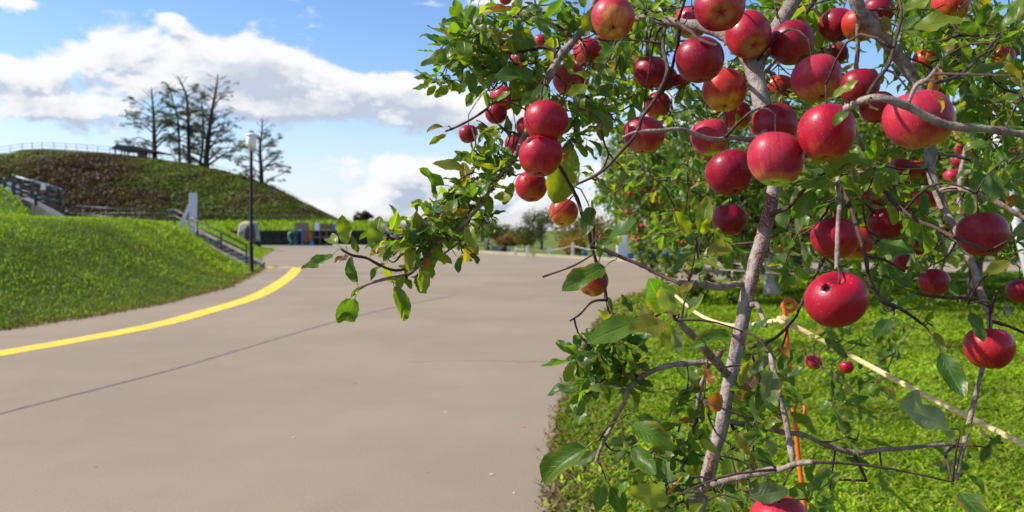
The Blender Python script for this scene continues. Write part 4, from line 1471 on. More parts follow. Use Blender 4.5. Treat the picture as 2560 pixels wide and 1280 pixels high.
stem = limb('trunk', [(1560, 2600, 1.52, 36), (1690, 1700, 1.47, 29), (1745, 1300, 1.44, 23), (1776, 1180, 1.43, 23), (1816, 1000, 1.42, 22), (1838, 900, 1.42, 21), (1857, 800, 1.42, 21), (1880, 690, 1.43, 23), (1907, 590, 1.45, 23), (1935, 480, 1.47, 21), (1936, 400, 1.48, 24), (1912, 290, 1.5, 27), (1882, 170, 1.53, 28), (1868, 130, 1.55, 27)], 'bark', 8, 14, 0.07)
for (x, y, d, r) in ((1915, 632, 1.43, 15), (1868, 668, 1.42, 12), (1846, 790, 1.41, 19)):
    limb('knot', [(x - 12, y, d, r * .5), (x + 2, y - 1, d - 0.012, r), (x + 16, y - 2, d - .014, r * .5)], 'bark', 3, 9, 0.2, stem, False)
BR = [
    [(1878, 165, 1.54, 22), (1830, 100, 1.58, 21), (1760, 68, 1.62, 18), (1670, 54, 1.66, 14), (1595, 45, 1.70, 12), (1530, 30, 1.72, 11), (1490, -30, 1.72, 11)],
    [(1496, -40, 1.72, 12), (1476, 40, 1.72, 13), (1440, 95, 1.70, 13), (1400, 140, 1.68, 13), (1372, 195, 1.66, 12), (1355, 240, 1.66, 11), (1334, 292, 1.65, 11), (1308, 345, 1.66, 11), (1285, 395, 1.66, 10), (1250, 440, 1.64, 9), (1215, 490, 1.62, 8.5), (1180, 535, 1.60, 8), (1145, 572, 1.60, 8), (1105, 600, 1.60, 7.5), (1060, 648, 1.60, 7.5), (1022, 685, 1.58, 6.5), (975, 694, 1.56, 5.5), (925, 708, 1.55, 4.5), (897, 722, 1.55, 5)],
    [(1060, 648, 1.60, 6), (1000, 675, 1.58, 5), (950, 663, 1.56, 5), (915, 645, 1.55, 4.5), (880, 636, 1.54, 4.5), (853, 622, 1.54, 4)],
    [(1885, 180, 1.54, 24), (1960, 40, 1.62, 23), (2040, -70, 1.70, 22), (2110, -60, 1.74, 21), (2150, 25, 1.76, 20), (2200, 85, 1.77, 20), (2260, 160, 1.78, 19), (2300, 230, 1.78, 18), (2325, 330, 1.76, 17), (2326, 420, 1.74, 16), (2350, 500, 1.72, 15), (2388, 572, 1.68, 14), (2428, 650, 1.64, 12), (2452, 730, 1.60, 11), (2474, 800, 1.56, 9), (2468, 870, 1.56, 8), (2450, 940, 1.55, 8), (2425, 1050, 1.54, 8), (2408, 1115, 1.53, 8), (2390, 1200, 1.52, 6)],
    [(2040, -70, 1.70, 18), (2400, -300, 1.6, 18), (2800, -180, 1.3, 17), (2900, 150, 1.1, 15), (2760, 325, 1.02, 13), (2560, 333, 1.0, 12), (2480, 327, 1.0, 13), (2400, 318, 1.0, 13), (2330, 300, 1.0, 14), (2262, 266, 1.0, 14), (2205, 246, 1.0, 14), (2160, 250, 1.02, 13), (2110, 275, 1.06, 10)],
    [(1812, 1050, 1.42, 9), (1870, 1063, 1.44, 9), (1950, 1076, 1.46, 8), (2000, 1085, 1.48, 8), (2070, 1112, 1.50, 8), (2130, 1131, 1.5, 9), (2200, 1126, 1.51, 7), (2300, 1116, 1.52, 6), (2410, 1110, 1.53, 6)],
    [(2135, 1131, 1.5, 6), (2150, 1165, 1.5, 5), (2166, 1200, 1.5, 4)],
    [(1815, 935, 1.41, 15), (1790, 905, 1.36, 13), (1752, 862, 1.28, 12), (1715, 822, 1.2, 11), (1690, 800, 1.16, 9)],
    [(1800, 880, 1.45, 9), (1785, 905, 1.47, 9), (1760, 905, 1.48, 9), (1690, 912, 1.48, 8.5), (1640, 925, 1.48, 8.5), (1605, 943, 1.48, 9), (1570, 970, 1.48, 9), (1535, 968, 1.47, 7), (1500, 968, 1.47, 5)],
    [(1570, 970, 1.48, 8), (1560, 1005, 1.48, 7), (1540, 1040, 1.48, 6), (1517, 1085, 1.47, 5.5), (1497, 1130, 1.47, 6), (1490, 1152, 1.47, 6)],
    [(1775, 890, 1.5, 8), (1765, 925, 1.52, 8), (1752, 970, 1.52, 8), (1740, 1030, 1.53, 7), (1735, 1080, 1.53, 7), (1712, 1155, 1.54, 6), (1690, 1210, 1.54, 6), (1660, 1290, 1.54, 6)],
    [(1870, 712, 1.43, 11), (1840, 708, 1.42, 11), (1790, 716, 1.40, 12), (1750, 710, 1.38, 10), (1700, 708, 1.36, 9)],
    [(1915, 330, 1.47, 9), (1880, 350, 1.42, 8), (1830, 345, 1.38, 7), (1790, 348, 1.34, 7.5), (1740, 335, 1.32, 6.5), (1700, 325, 1.31, 6.5), (1640, 328, 1.31, 6), (1590, 332, 1.32, 6), (1555, 345, 1.33, 4)],
    [(1660, 62, 1.6, 6), (1658, 120, 1.48, 6), (1667, 175, 1.38, 6.5), (1642, 240, 1.34, 6), (1606, 292, 1.32, 5.5), (1590, 335, 1.32, 6), (1550, 380, 1.34, 5), (1500, 430, 1.36, 4.5), (1440, 462, 1.38, 4)],
    [(1690, 52, 1.6, 6), (1722, 76, 1.45, 6), (1755, 100, 1.36, 5), (1794, 114, 1.32, 5)],
    [(1475, 620, 1.5, 7), (1500, 622, 1.5, 6.5), (1545, 640, 1.49, 6), (1600, 662, 1.47, 6), (1650, 688, 1.45, 6), (1705, 712, 1.38, 6)],
    [(1330, 315, 1.66, 6), (1370, 380, 1.72, 6), (1408, 430, 1.78, 6), (1442, 495, 1.8, 6), (1470, 570, 1.7, 6), (1486, 635, 1.62, 5.5), (1508, 710, 1.58, 5), (1518, 755, 1.57, 4)],
    [(1480, 640, 1.5, 3), (1430, 665, 1.52, 3), (1395, 680, 1.53, 3), (1358, 694, 1.54, 3.5)],
    [(1518, 752, 1.57, 4), (1480, 756, 1.56, 4), (1450, 785, 1.56, 3), (1425, 802, 1.56, 2.5)],
    [(1400, 140, 1.68, 6), (1360, 118, 1.7, 6), (1300, 128, 1.7, 6), (1255, 132, 1.72, 5), (1205, 112, 1.72, 4.5), (1150, 100, 1.72, 4)],
    [(1355, 240, 1.66, 5), (1300, 250, 1.72, 4.5), (1240, 255, 1.76, 4), (1212, 275, 1.78, 4), (1170, 305, 1.8, 4), (1110, 330, 1.82, 3)],
    [(1440, 95, 1.7, 6), (1380, 60, 1.75, 5), (1330, 40, 1.8, 5), (1270, 48, 1.85, 4), (1220, 70, 1.86, 3)],
    [(1308, 345, 1.66, 5), (1260, 320, 1.7, 4), (1225, 340, 1.72, 4), (1228, 420, 1.72, 3.5), (1220, 500, 1.74, 3), (1190, 580, 1.76, 3.5), (1155, 600, 1.78, 4), (1100, 640, 1.8, 3)],
    [(2350, 478, 1.72, 10), (2390, 472, 1.68, 9), (2440, 482, 1.64, 9), (2500, 512, 1.6, 8.5), (2565, 545, 1.58, 8), (2620, 560, 1.55, 7)],
    [(2090, 350, 1.4, 7), (2095, 470, 1.26, 6), (2096, 560, 1.20, 7), (2092, 630, 1.17, 8), (2090, 672, 1.16, 6)],
    [(2110, 470, 1.4, 7), (2140, 560, 1.34, 6.5), (2163, 640, 1.3, 6.5), (2175, 700, 1.3, 6.5), (2205, 750, 1.3, 7), (2255, 775, 1.3, 5.5), (2312, 815, 1.3, 4)],
    [(2165, 635, 1.3, 5), (2215, 650, 1.3, 5), (2262, 680, 1.3, 4)],
    [(2200, 470, 1.6, 7), (2250, 520, 1.5, 7), (2300, 555, 1.38, 6.5), (2340, 570, 1.3, 6.5), (2400, 600, 1.24, 6), (2470, 628, 1.2, 4)],
    [(2065, 640, 1.62, 5), (2030, 700, 1.62, 4.5), (2000, 770, 1.6, 4.5), (1985, 800, 1.55, 4), (1930, 850, 1.5, 5), (1880, 870, 1.44, 6)],
    [(1925, 885, 1.2, 8), (1938, 930, 1.18, 9), (1950, 980, 1.17, 9), (1966, 1050, 1.16, 9), (1975, 1110, 1.15, 10), (1982, 1165, 1.13, 9)],
    [(1760, 1225, 1.43, 13), (1800, 1205, 1.3, 13), (1850, 1188, 1.18, 13), (1900, 1180, 1.08, 12), (1945, 1172, 1.02, 11), (1990, 1162, 0.98, 8), (2036, 1156, .95, 7)],
    [(1765, 1245, 1.43, 10), (1730, 1250, 1.42, 9), (1708, 1252, 1.41, 10)],
    [(1880, 762, 1.42, 9), (1892, 762, 1.36, 8), (1905, 785, 1.32, 7), (1915, 815, 1.3, 6)],
    [(2270, 260, 1.0, 6), (2290, 215, 1.0, 7), (2320, 200, .99, 8), (2340, 175, .99, 5)],
    [(2160, 250, 1.02, 6), (2210, 175, 1.08, 6), (2235, 110, 1.12, 5), (2250, 40, 1.15, 5), (2245, -30, 1.2, 4)],
    [(2340, 210, 1.0, 7), (2400, 185, 1.1, 6), (2450, 140, 1.25, 5), (2500, 90, 1.4, 4)],
    [(1925, 540, 1.46, 7), (1965, 522, 1.38, 7), (2000, 490, 1.3, 6), (2040, 450, 1.28, 4), (2110, 412, 1.25, 3)],
    [(2330, 380, 1.75, 8), (2390, 390, 1.9, 6), (2450, 405, 2.1, 6), (2520, 400, 2.3, 6), (2600, 370, 2.4, 6)],
    [(2300, 230, 1.78, 9), (2380, 120, 2.0, 8), (2440, 40, 2.2, 8), (2500, -60, 2.4, 7)],
    [(2060, -60, 1.72, 8), (2000, 60, 1.95, 7), (1920, 170, 2.1, 6), (1830, 260, 2.15, 5), (1790, 300, 2.2, 4)],
    [(1700, 58, 1.65, 7), (1690, 130, 1.9, 6), (1660, 230, 2.0, 5), (1610, 250, 2.05, 4)],
    [(2150, 25, 1.76, 9), (2140, 150, 1.8, 7), (2120, 280, 1.85, 7), (2180, 420, 1.9, 6), (2180, 520, 1.9, 6), (2260, 640, 1.85, 4)],
    [(2452, 730, 1.60, 7), (2400, 745, 1.62, 6), (2350, 742, 1.64, 5), (2290, 735, 1.66, 4)],
    [(2470, 800, 1.56, 6), (2520, 815, 1.55, 5), (2575, 840, 1.55, 5)],
    [(2340, 560, 1.9, 9), (2370, 640, 2.6, 8), (2395, 560, 3.2, 7), (2400, 440, 3.6, 7), (2420, 340, 3.7, 5)],
    [(2452, 1075, 1.53, 5), (2480, 1095, 1.5, 4), (2510, 1110, 1.5, 4)],
    [(2395, 1112, 1.53, 5), (2365, 1130, 1.4, 5), (2372, 1170, 1.3, 4), (2380, 1210, 1.25, 4)],
]
BRO = [limb('branch', b, 'branch_bark' if max(q[3] for q in b) > 7.5 else 'twig_bark', 6, 8, 0.16) for b in BR]

# ---- apples: px, py, r, tilt towards the camera, roll, tone, label
RED, DK, PK, ORG, BR_ = (1, 1, 1), (0.75, 0.6, 0.9), (1.2, 4.5, 2.0), (1.3, 7.0, 0.9), (1.15, 2.2, 0.9)
AP = [
    (1532, 45, 56, 42, 5, PK, 'big pink red apple at the top edge showing its dry blossom end'),
    (1522, 84, 34, 12, 0, ORG, 'orange red apple mostly hidden behind the big pink one at the top'),
    (1468, 132, 38, 10, 8, BR_, 'red apple behind the descending grey branch below the top pink apple'),
    (1424, 200, 44, 8, -6, PK, 'pinkish apple half covered by yellow green leaves beside the grey branch'),
    (1258, 246, 34, 10, -4, BR_, 'red apple in the sky-side cluster with a curled leaf across it'),
    (1240, 284, 28, 4, 0, DK, 'dark red apple tucked under the one with the curled leaf'),
    (1364, 304, 57, 16, 4, RED, 'red apple right above the large central hanging apple, branch crossing it'),
    (1352, 390, 57, 14, 3, RED, 'large glossy red apple hanging alone below a stubby spur over the sky'),
    (1328, 466, 42, 20, -8, BR_, 'bright red apple tucked beneath the large glossy one'),
    (1408, 531, 38, 18, 6, ORG, 'orange based apple hanging over the distant dark green tree'),
    (1171, 335, 24, 8, 0, DK, 'small dark red apple farthest out against the sky'),
    (1288, 362, 28, 6, 0, DK, 'dark apple mostly hidden behind leaves beside the large glossy apple'),
    (1482, 703, 40, 26, 24, BR_, 'small red apple under a green leaf hanging over the road'),
    (1626, 181, 44, 10, -5, DK, 'dark crimson apple with a thin twig curving down its side'),
    (1660, 196, 34, 5, 0, DK, 'dark red apple mostly behind the crimson one with the curving twig'),
    (1608, 338, 52, 8, 4, PK, 'apple with bare crossing twigs over it beside the thin horizontal twig'),
    (1644, 264, 34, 12, 0, BR_, 'red apple in the shade just above the one with the crossing twigs'),
    (1748, 150, 60, 6, -4, DK, 'large speckled crimson apple under the forked silver twig'),
    (1798, 18, 63, 58, 12, RED, 'apple cut by the top edge, blossom end facing out'),
    (1728, 56, 42, -4, 0, PK, 'pale pink apple behind the top branch'),
    (1872, 87, 58, 44, -6, RED, 'red apple at the top of the grey stem, blossom end towards us'),
    (1980, 107, 57, 20, -24, DK, 'dark crimson apple beside the one topping the grey stem'),
    (1812, 226, 56, 16, 4, ORG, 'orange bottomed apple hanging just left of the grey stem'),
    (1844, 290, 36, 8, 0, BR_, 'red apple with a yellow green leaf on it behind the orange bottomed one'),
    (1776, 343, 48, 4, -8, PK, 'pink red apple behind the thin horizontal twig by the stem'),
    (1936, 316, 58, 4, 0, DK, 'dark apple behind the grey stem, above the pale golden apple'),
    (1938, 398, 69, 10, 4, PK, 'large pale red apple with golden side hanging before the grey stem'),
    (2043, 197, 63, 12, -10, PK, 'large pink red apple crossed by a bright patch of sunlight'),
    (2067, 332, 72, 8, 2, RED, 'largest round red apple at the tip of the horizontal branch'),
    (1826, 432, 61, 14, -12, DK, 'deep red apple leaning against the pale golden one'),
    (1823, 549, 44, 12, 4, DK, 'deep red tapering apple hanging alone below the pair by the stem'),
    (1948, 220, 36, 6, 0, ORG, 'orange apple in the shade right behind the grey stem'),
    (2093, 63, 44, 20, -10, DK, 'dark red apple hanging beside the thick diagonal limb'),
    (2150, 62, 46, 6, 0, ORG, 'shaded orange apple behind the thick diagonal limb'),
    (2196, 28, 40, 4, 0, DK, 'dark apple at the top edge above the thick diagonal limb'),
    (2148, 218, 50, 8, 0, DK, 'dark red apple behind bare spurs above the horizontal branch'),
    (2192, 268, 44, 10, 0, RED, 'red apple under the left part of the horizontal branch'),
    (2298, 300, 82, 6, -14, PK, 'biggest apple of all, lying behind the horizontal branch'),
    (2094, 132, 26, 4, 0, DK, 'small dark apple between the sunlit pink one and the dark one above'),
    (2312, 152, 30, 10, 0, ORG, 'orange red apple in the leaves behind the diagonal limb'),
    (2508, 142, 28, 10, 0, ORG, 'orange apple high at the picture edge among the leaves'),
    (2376, 12, 46, 10, 0, ORG, 'blurred orange red apple at the top edge above a big leaf'),
    (2086, 596, 58, 14, 6, RED, 'red apple behind a dark hanging twig, above the one with a hole'),
    (2134, 608, 48, 10, 0, ORG, 'apple squeezed behind the twig-crossed red one'),
    (2216, 560, 46, 6, 0, DK, 'dark red apple shaded by broad leaves in the middle of the orchard side'),
    (2335, 706, 38, 16, 8, DK, 'small deep red apple hanging over the bright lawn'),
    (2092, 750, 76, -26, -4, RED, 'big red apple with a dark hole beside its stalk'),
    (2456, 586, 62, 12, -4, DK, 'wide dark apple with dry spurs across it near the picture edge'),
    (2473, 870, 60, 4, 4, BR_, 'red apple hanging lowest at the picture edge over the lawn'),
    (2552, 728, 34, 6, 0, DK, 'dark apple cut by the picture edge above the lowest hanging one'),
    (2252, 422, 28, 6, 0, DK, 'dark apple in leaves under the biggest apple'),
    (2288, 428, 30, 6, 0, ORG, 'shaded orange red apple beside the limb under the biggest apple'),
    (2320, 488, 36, 8, 0, BR_, 'red apple behind the limb with a leaf lying over it'),
    (2178, 498, 30, 8, 0, ORG, 'orange apple in shade between two leafy twigs'),
    (2258, 655, 24, 8, 0, DK, 'small dark apple peeping from behind a broad hanging leaf'),
    (1318, 318, 30, 8, 0, RED, 'apple peeping out behind the crossing branch above the glossy one'),
    (1352, 105, 20, 8, 0, PK, 'small pink apple deep in the leaves of the outer bough'),
    (1300, 152, 24, 8, 0, RED, 'red apple deep in the leaves near the outer twig'),
    (1264, -4, 17, 20, 0, RED, 'red apple just peeping in at the top edge above the outer bough'),
    (1950, 1312, 78, 2, 0, PK, 'blurred apple cut by the bottom edge under the reddish twig'),
    (2298, 618, 22, 8, 0, DK, 'small shaded apple left of the limb above the little deep red one'),
    (1705, 205, 22, 8, 0, RED, 'small red apple glimpsed between the crimson pair'),
    (1530, 8, 22, 8, 0, DK, 'dark apple behind the big pink one at the very top'),
]
# apples on the far side boughs, smaller in view
AP2 = [
    (2406, 371, 19, 4.1, RED, 'small apple topmost of the far string by the white pole'), (2398, 403, 20, 4.0, RED, 'small apple second in the far string by the white pole'),
    (2380, 440, 19, 4.2, PK, 'small pink apple lowest of the far string by the white pole'), (2392, 342, 15, 4.3, BR_, 'small apple seen just under the horizontal branch'),
    (2452, 384, 15, 4.4, BR_, 'small apple beside the white pole under the horizontal branch'), (2402, 534, 17, 4.4, PK, 'small pink apple behind the wide dark one'),
    (2484, 530, 14, 4.6, RED, 'tiny apple above the wide dark apple'), (2391, 624, 15, 4.6, PK, 'small apple below the limb over the far lawn'),
    (2372, 640, 11, 5.0, PK, 'tiny pink apple beside the limb low over the far lawn'), (2034, 905, 21, 3.0, PK, 'pink apple on a low bare twig above the rope'),
    (2116, 918, 18, 3.1, RED, 'red apple low behind the rope'), (2504, 425, 14, 4.4, DK, 'dark wrinkled apple by the far twig'), (2438, 312, 14, 4.6, RED, 'little apple hidden by the horizontal branch')]


def apple_profile():
    prof = []
    for k in range(25):
        t = k / 24.0
        a = math.pi * t
        r = math.sin(a) ** 0.86
        z = math.cos(a)
        zz = 0.95 * z
        if z > 0: zz -= 0.34 * math.exp(-(r / 0.26) ** 2)
        else: zz += 0.20 * math.exp(-(r / 0.24) ** 2)
        r *= 1.0 + 0.07 * z - 0.02
        prof.append((max(r, 0.0), zz))
    return prof


def apple_mesh(seed):
    rg = random.Random(seed)
    ph, am, s = rg.random() * 6, rg.uniform(0.014, 0.034), rg.uniform(-0.10, 0.10)
    vs, fs = [], []
    n = 32
    pr = apple_profile()
    tall = rg.uniform(0.92, 1.04)
    for (r, z) in pr:
        for k in range(n):
            a = 2 * math.pi * k / n
            low = max(0, -z)
            q = r * (1 + am * math.cos(5 * a + ph) * (0.4 + 0.9 * low) + 0.018 * math.cos(2 * a + ph * 2) + 0.02 * math.cos(a + ph))
            zz = z * tall + s * r * math.cos(a) + 0.018 * low * math.cos(5 * a + ph)
            vs.append((q * math.cos(a), q * math.sin(a), zz))
    for i in range(len(pr) - 1):
        for k in range(n):
            a, b = i * n + k, i * n + (k + 1) % n
            fs.append((a, a + n, b + n, b))
    me = bpy.data.meshes.new('apple')
    me.from_pydata(vs, [], fs)
    smooth(me)
    me.materials.append(M['apple'])
    return me


AMESH = [apple_mesh(i) for i in range(7)]


def small_apple_mesh():
    mb = MB().lathe([(q[0], q[1]) for q in apple_profile()[::2]][::-1], 12)
    me = mb.mesh('apple')
    me.materials.append(M['apple'])
    return me


SMALL = small_apple_mesh()
cal = MB()
for k in range(5):
    a = 2 * math.pi * k / 5
    cal.add([(0.03 * math.cos(a - .6), 0.03 * math.sin(a - .6), -0.78), (0.03 * math.cos(a + .6), 0.03 * math.sin(a + .6), -0.78), (0.11 * math.cos(a), 0.11 * math.sin(a), -0.86)], [(0, 2, 1)])
cal.lathe([(0.0, -0.74), (0.06, -0.78), (0.05, -0.70)], 8)
CAL = cal.mesh('calyx')
CAL.materials.append(M['calyx'])

APPLES = []


def nearest_sample(p, above=False):
    best, bd = None, 1e9
    for (c, r, o) in SAMPLES:
        d = (c - p).length
        if above and c.z < p.z - 0.01: d += 0.15
        if d < bd:
            best, bd = (c, r, o), d
    return best, bd


TWIGS = []


def add_twig(a, b, r0, owner, sag=0.0, name='twig', n=5):
    k = 5
    pts = []
    ln = (b - a).length
    side = Vector((rng.uniform(-1, 1), rng.uniform(-1, 1), rng.uniform(-0.3, 1))) * ln * 0.10
    for i in range(k + 1):
        t = i / k
        pts.append(a.lerp(b, t) + side * math.sin(math.pi * t) + Vector((0, 0, sag * math.sin(math.pi * t))))
    mb = MB().tube(pts, [r0 * (1 - 0.55 * i / k) for i in range(k + 1)], n)
    o = mb.build(name, M['twig_bark'], owner)
    o.matrix_parent_inverse = tree.matrix_parent_inverse
    return o, pts


def place_apple(px, py, r, tilt, roll, tone, label, d=None, small=False, group='red apples hanging on the front tree'):
    if d is None:
        d = min(2.35, max(0.95, 0.0435 * F / r))
    rad = r * d / F
    p = P(px, py, d)
    me = SMALL if small else AMESH[rng.randrange(7)]
    o = bpy.data.objects.new('apple', me)
    C.objects.link(o)
    rot = Matrix.Rotation(R(roll), 3, 'Y') @ Matrix.Rotation(R(-tilt), 3, 'X') @ Matrix.Rotation(rng.uniform(0, 6.28), 3, 'Z')
    # tilt > 0 turns the blossom end towards the camera
    o.matrix_world = Matrix.Translation(p) @ rot.to_4x4() @ Matrix.Scale(rad * 1.0, 4)
    j = 0.9 + 0.2 * rng.random()
    o.color = (tone[0] * j, tone[1] * j, tone[2] * j, 1)
    tag(o, label, 'apple', group)
    if not small:
        c = bpy.data.objects.new('calyx', CAL); C.objects.link(c); c.parent = o
        w = o.matrix_world.copy()
        root_ = p + rot @ Vector((0, 0, 0.58 * rad))
        rim = p + rot @ Vector((0, 0, 1.0 * rad))
        (sc, sr, so), sd = nearest_sample(rim + Vector((0, 0, 0.01)), True)
        tgt = sc
        if sd > 0.05:
            q_ = rim + (rot @ Vector((0, 0, 0.018))) + Vector((0, 0, 0.012))
            add_twig(sc, q_, 0.0030, so, 0.28 * sd)
            SAMPLES.append((q_, 0.002, so))
            tgt = q_
        pts = [root_, root_.lerp(rim, 0.6), rim.lerp(tgt, 0.55) + Vector((0, 0, 0.004)), tgt]
        wi = w.inverted()
        lp = [wi @ q_ for q_ in pts]
        ca = catmull([tuple(q_) for q_ in lp], 3)
        m_ = MB().tube(ca, [0.0016 / rad * (1.25 - 0.4 * math.sin(math.pi * i / (len(ca) - 1))) for i in range(len(ca))], 6).mesh('stalk')
        put('stalk', m_, M['twig_bark'], o)
    APPLES.append((px, py, r, d))
    return o


for (px, py, r, tl, rl_, tone, lab) in AP:
    o = place_apple(px, py, r * 1.0, tl, rl_, tone, lab)
    if 'hole beside' in lab:
        rad = o.matrix_world.to_scale().x
        loc = o.matrix_world.inverted()
        # sit the pit on the surface where the photograph shows it
        ld = (loc.to_3x3() @ (P(2066, 718, 2.0) - P(2066, 718, 1.0))).normalized()
        from mathutils.bvhtree import BVHTree
        bv = BVHTree.FromPolygons([v.co for v in o.data.vertices], [p_.vertices for p_ in o.data.polygons])
        start = loc @ P(2066, 718, o.location.y - 2.5 * rad)
        hit, nrm, _, _ = bv.ray_cast(start, ld)
        if hit is not None:
            if nrm.dot(ld) > 0: nrm = -nrm
            me2 = o.data.copy()
            me2.materials.append(M['rot'])
            bm = bmesh.new(); bm.from_mesh(me2)
            es = [e for e in bm.edges if all((v.co - hit).length < 0.34 for v in e.verts)]
            bmesh.ops.subdivide_edges(bm, edges=es, cuts=5, use_grid_fill=True)
            for v in bm.verts:
                q_ = v.co - hit
                dd_ = (q_ - nrm * q_.dot(nrm)).length
                dd_ *= 1 + 0.35 * mn.noise(q_ * 9.0)
                if dd_ < 0.17 and q_.length < 0.3:
                    v.co -= nrm * 0.20 * (1 - ss((dd_ - 0.07) / 0.10))
            for f in bm.faces:
                q_ = f.calc_center_median() - hit
                dd_ = (q_ - nrm * q_.dot(nrm)).length
                if dd_ < 0.135 and q_.length < 0.5 and q_.dot(nrm) < -0.04:
                    f.material_index = 1
            bm.to_mesh(me2); bm.free()
            o.data = me2
for (px, py, r, d, tone, lab) in AP2:
    o = place_apple(px, py, r, rng.uniform(0, 15), 0, tone, lab, d)
# little apples on the orchard trees beyond
for (cx, cy, rx, ry, d, k, lab, grp) in ((1640, 500, 140, 110, 14.4, 26, 'tiny red apple on the pale trunk orchard tree', 'apples on the pale trunk orchard tree'),
                                         (1960, 590, 180, 60, 14.2, 18, 'tiny red apple low on the pale trunk orchard tree near its trunk', 'apples low on the pale trunk tree'),
                                         (1690, 700, 60, 40, 15.2, 4, 'tiny red apple on the drooping lowest bough of the pale trunk tree', 'apples on the drooping bough'),
                                         (2350, 600, 130, 60, 14.0, 18, 'tiny red apple on the orchard tree behind the white pole', 'apples on the tree behind the pole')):
    for i in range(k):
        place_apple(cx + rng.uniform(-rx, rx), cy + rng.uniform(-ry, ry), rng.uniform(4.6, 6.6), 0, 0, (RED, BR_, PK)[i % 3], lab, d + rng.uniform(-.6, .6), True, grp)


# ---- leaves
def leaf_geo(curl, fold, wave, ph, side, ratio, nu=12):
    """unit leaf: petiole from the origin, blade of length 1 along +X, normal +Z"""
    PL = 0.26
    vs, uv, quads, tris = [], [], [], []
    # petiole: three-sided tube
    for i in range(4):
        t = i / 3
        c = Vector((PL * t, 0, 0.05 * math.sin(math.pi * t)))
        for k in range(3):
            a = 2 * math.pi * k / 3
            vs.append((c.x, c.y + 0.014 * math.cos(a), c.z + 0.014 * math.sin(a)))
            uv.append((0.0, 0.5))
    for i in range(3):
        for k in range(3):
            a, b = i * 3 + k, i * 3 + (k + 1) % 3
            quads.append((a, b, b + 3, a + 3))
    base = len(vs)
    x, z, th = PL, 0.0, 0.15
    vv = (-1, -0.5, 0, 0.5, 1)
    for i in range(nu + 1):
        u = i / nu
        w = ratio * (u ** 0.62) * ((1 - u) ** 0.72) * 1.72
        for v in vv:
            ser = 1.0
            if abs(v) == 1 and 0 < i < nu:
                ser = 1.0 + (0.06 if i % 2 else -0.03)
            y = v * w * ser * math.cos(fold)
            zz = abs(v) * w * math.sin(fold) + wave * math.sin(2 * math.pi * u * 1.6 + ph + (1.7 if v > 0 else 0)) * abs(v) * w
            # displacement across the blade: normal to the midrib
            vs.append((x - math.sin(th) * -zz * -1.0, y + side * u * u, z + math.cos(th) * zz))
            uv.append((u, (v + 1) / 2))
        th -= curl / nu
        x += math.cos(th) / nu
        z += math.sin(th) / nu
    for i in range(nu):
        for j in range(4):
            a = base + i * 5 + j
            quads.append((a, a + 5, a + 6, a + 1))
    return np.array(vs), np.array(quads), np.array(uv)


LG = []
for i in range(14):
    rg = random.Random(100 + i)
    LG.append(leaf_geo((rg.choice((0.25, 0.5, -0.3)) if i < 7 else rg.choice((0.7, 1.1, 1.5, -0.6))), rg.uniform(0.10, 0.32 if i < 7 else 0.6), rg.uniform(0.05, 0.32), rg.random() * 6, rg.uniform(-0.12, 0.12), rg.uniform(0.35, 0.45)))
LMESH = []
for i, (v, q, uv) in enumerate(LG):
    me = np_mesh('leaf', v, quads=q, cols=np.ones((len(v), 3)), sm=True, uv=uv)
    me.materials.append(M['leaf'])
    LMESH.append(me)

LP = [(0.058, 0.125, 0.010), (0.085, 0.158, 0.010), (0.120, 0.185, 0.010), (0.042, 0.095, 0.014), (0.165, 0.195, 0.012), (0.21, 0.16, 0.015), (0.28, 0.09, 0.018), (0.13, 0.07, 0.03)]
LW_ = (5, 6, 4.5, 3.5, 2.2, 0.7, 0.22, 0.18)
LEAVES = []   # (base, dir, normal, length, variant, colour)
STEMPX = [(1745, 1300), (1776, 1180), (1816, 1000), (1857, 800), (1880, 690), (1907, 590), (1935, 480), (1936, 400), (1912, 290), (1882, 170)]


def to_px(p):
    d = max(p.y, 0.05)
    return 1280 + p.x * F / d, HY - (p.z - CAM_H) * F / d, d


def blocked(p):
    x, y, d = to_px(p)
    for (ax, ay, ar, ad) in APPLES:
        if ar > 16 and d < ad + ar * ad / F and (x - ax) ** 2 + (y - ay) ** 2 < (ar * 1.04) ** 2:
            return 0.93 if ar > 36 else 0.75
    if 170 < y < 1300 and d < 1.55:
        sx = np.interp(y, [q[1] for q in reversed(STEMPX)], [q[0] for q in reversed(STEMPX)])
        if abs(x - sx) < 34:
            return 0.85
    return 0.0


def add_leaf(base, dirv, nrm, L, var=None, col=None, force=False, pal_w=None):
    dirv = dirv.normalized()
    nrm = (nrm - dirv * nrm.dot(dirv))
    if nrm.length < 1e-4: nrm = dirv.orthogonal()
    nrm.normalize()
    if not force:
        for f in (0.55, 0.9, 1.25):
            if rng.random() < blocked(base + dirv * L * f):
                return
    if col is None:
        col = LP[rng.choices(range(len(LP)), pal_w or LW_)[0]]
    j = 0.8 + 0.4 * rng.random()
    LEAVES.append((base, dirv, nrm, L, rng.randrange(len(LG)) if var is None else var, tuple(c * j for c in col)))


def rosette(c, axis, n, L, droop=0.5, pal_w=None):
    a0 = rng.random() * 6.28
    axis = axis.normalized()
    u = axis.orthogonal().normalized()
    w = axis.cross(u)
    for k in range(n):
        a = a0 + 2 * math.pi * k / n + rng.uniform(-.4, .4)
        rad = u * math.cos(a) + w * math.sin(a)
        dv = rad + axis * rng.uniform(-0.1, 0.7) + Vector((0, 0, -droop * rng.uniform(0.2, 1.5)))
        nm = Vector((rng.gauss(0, .45), rng.gauss(-0.25, .45), 1.0)) + axis * 0.4 - rad * rng.uniform(-0.2, 0.5)
        add_leaf(c + Vector((rng.uniform(-1, 1), rng.uniform(-1, 1), rng.uniform(-1, 1))) * 0.004, dv, nm, L * rng.uniform(0.62, 1.12), pal_w=pal_w)


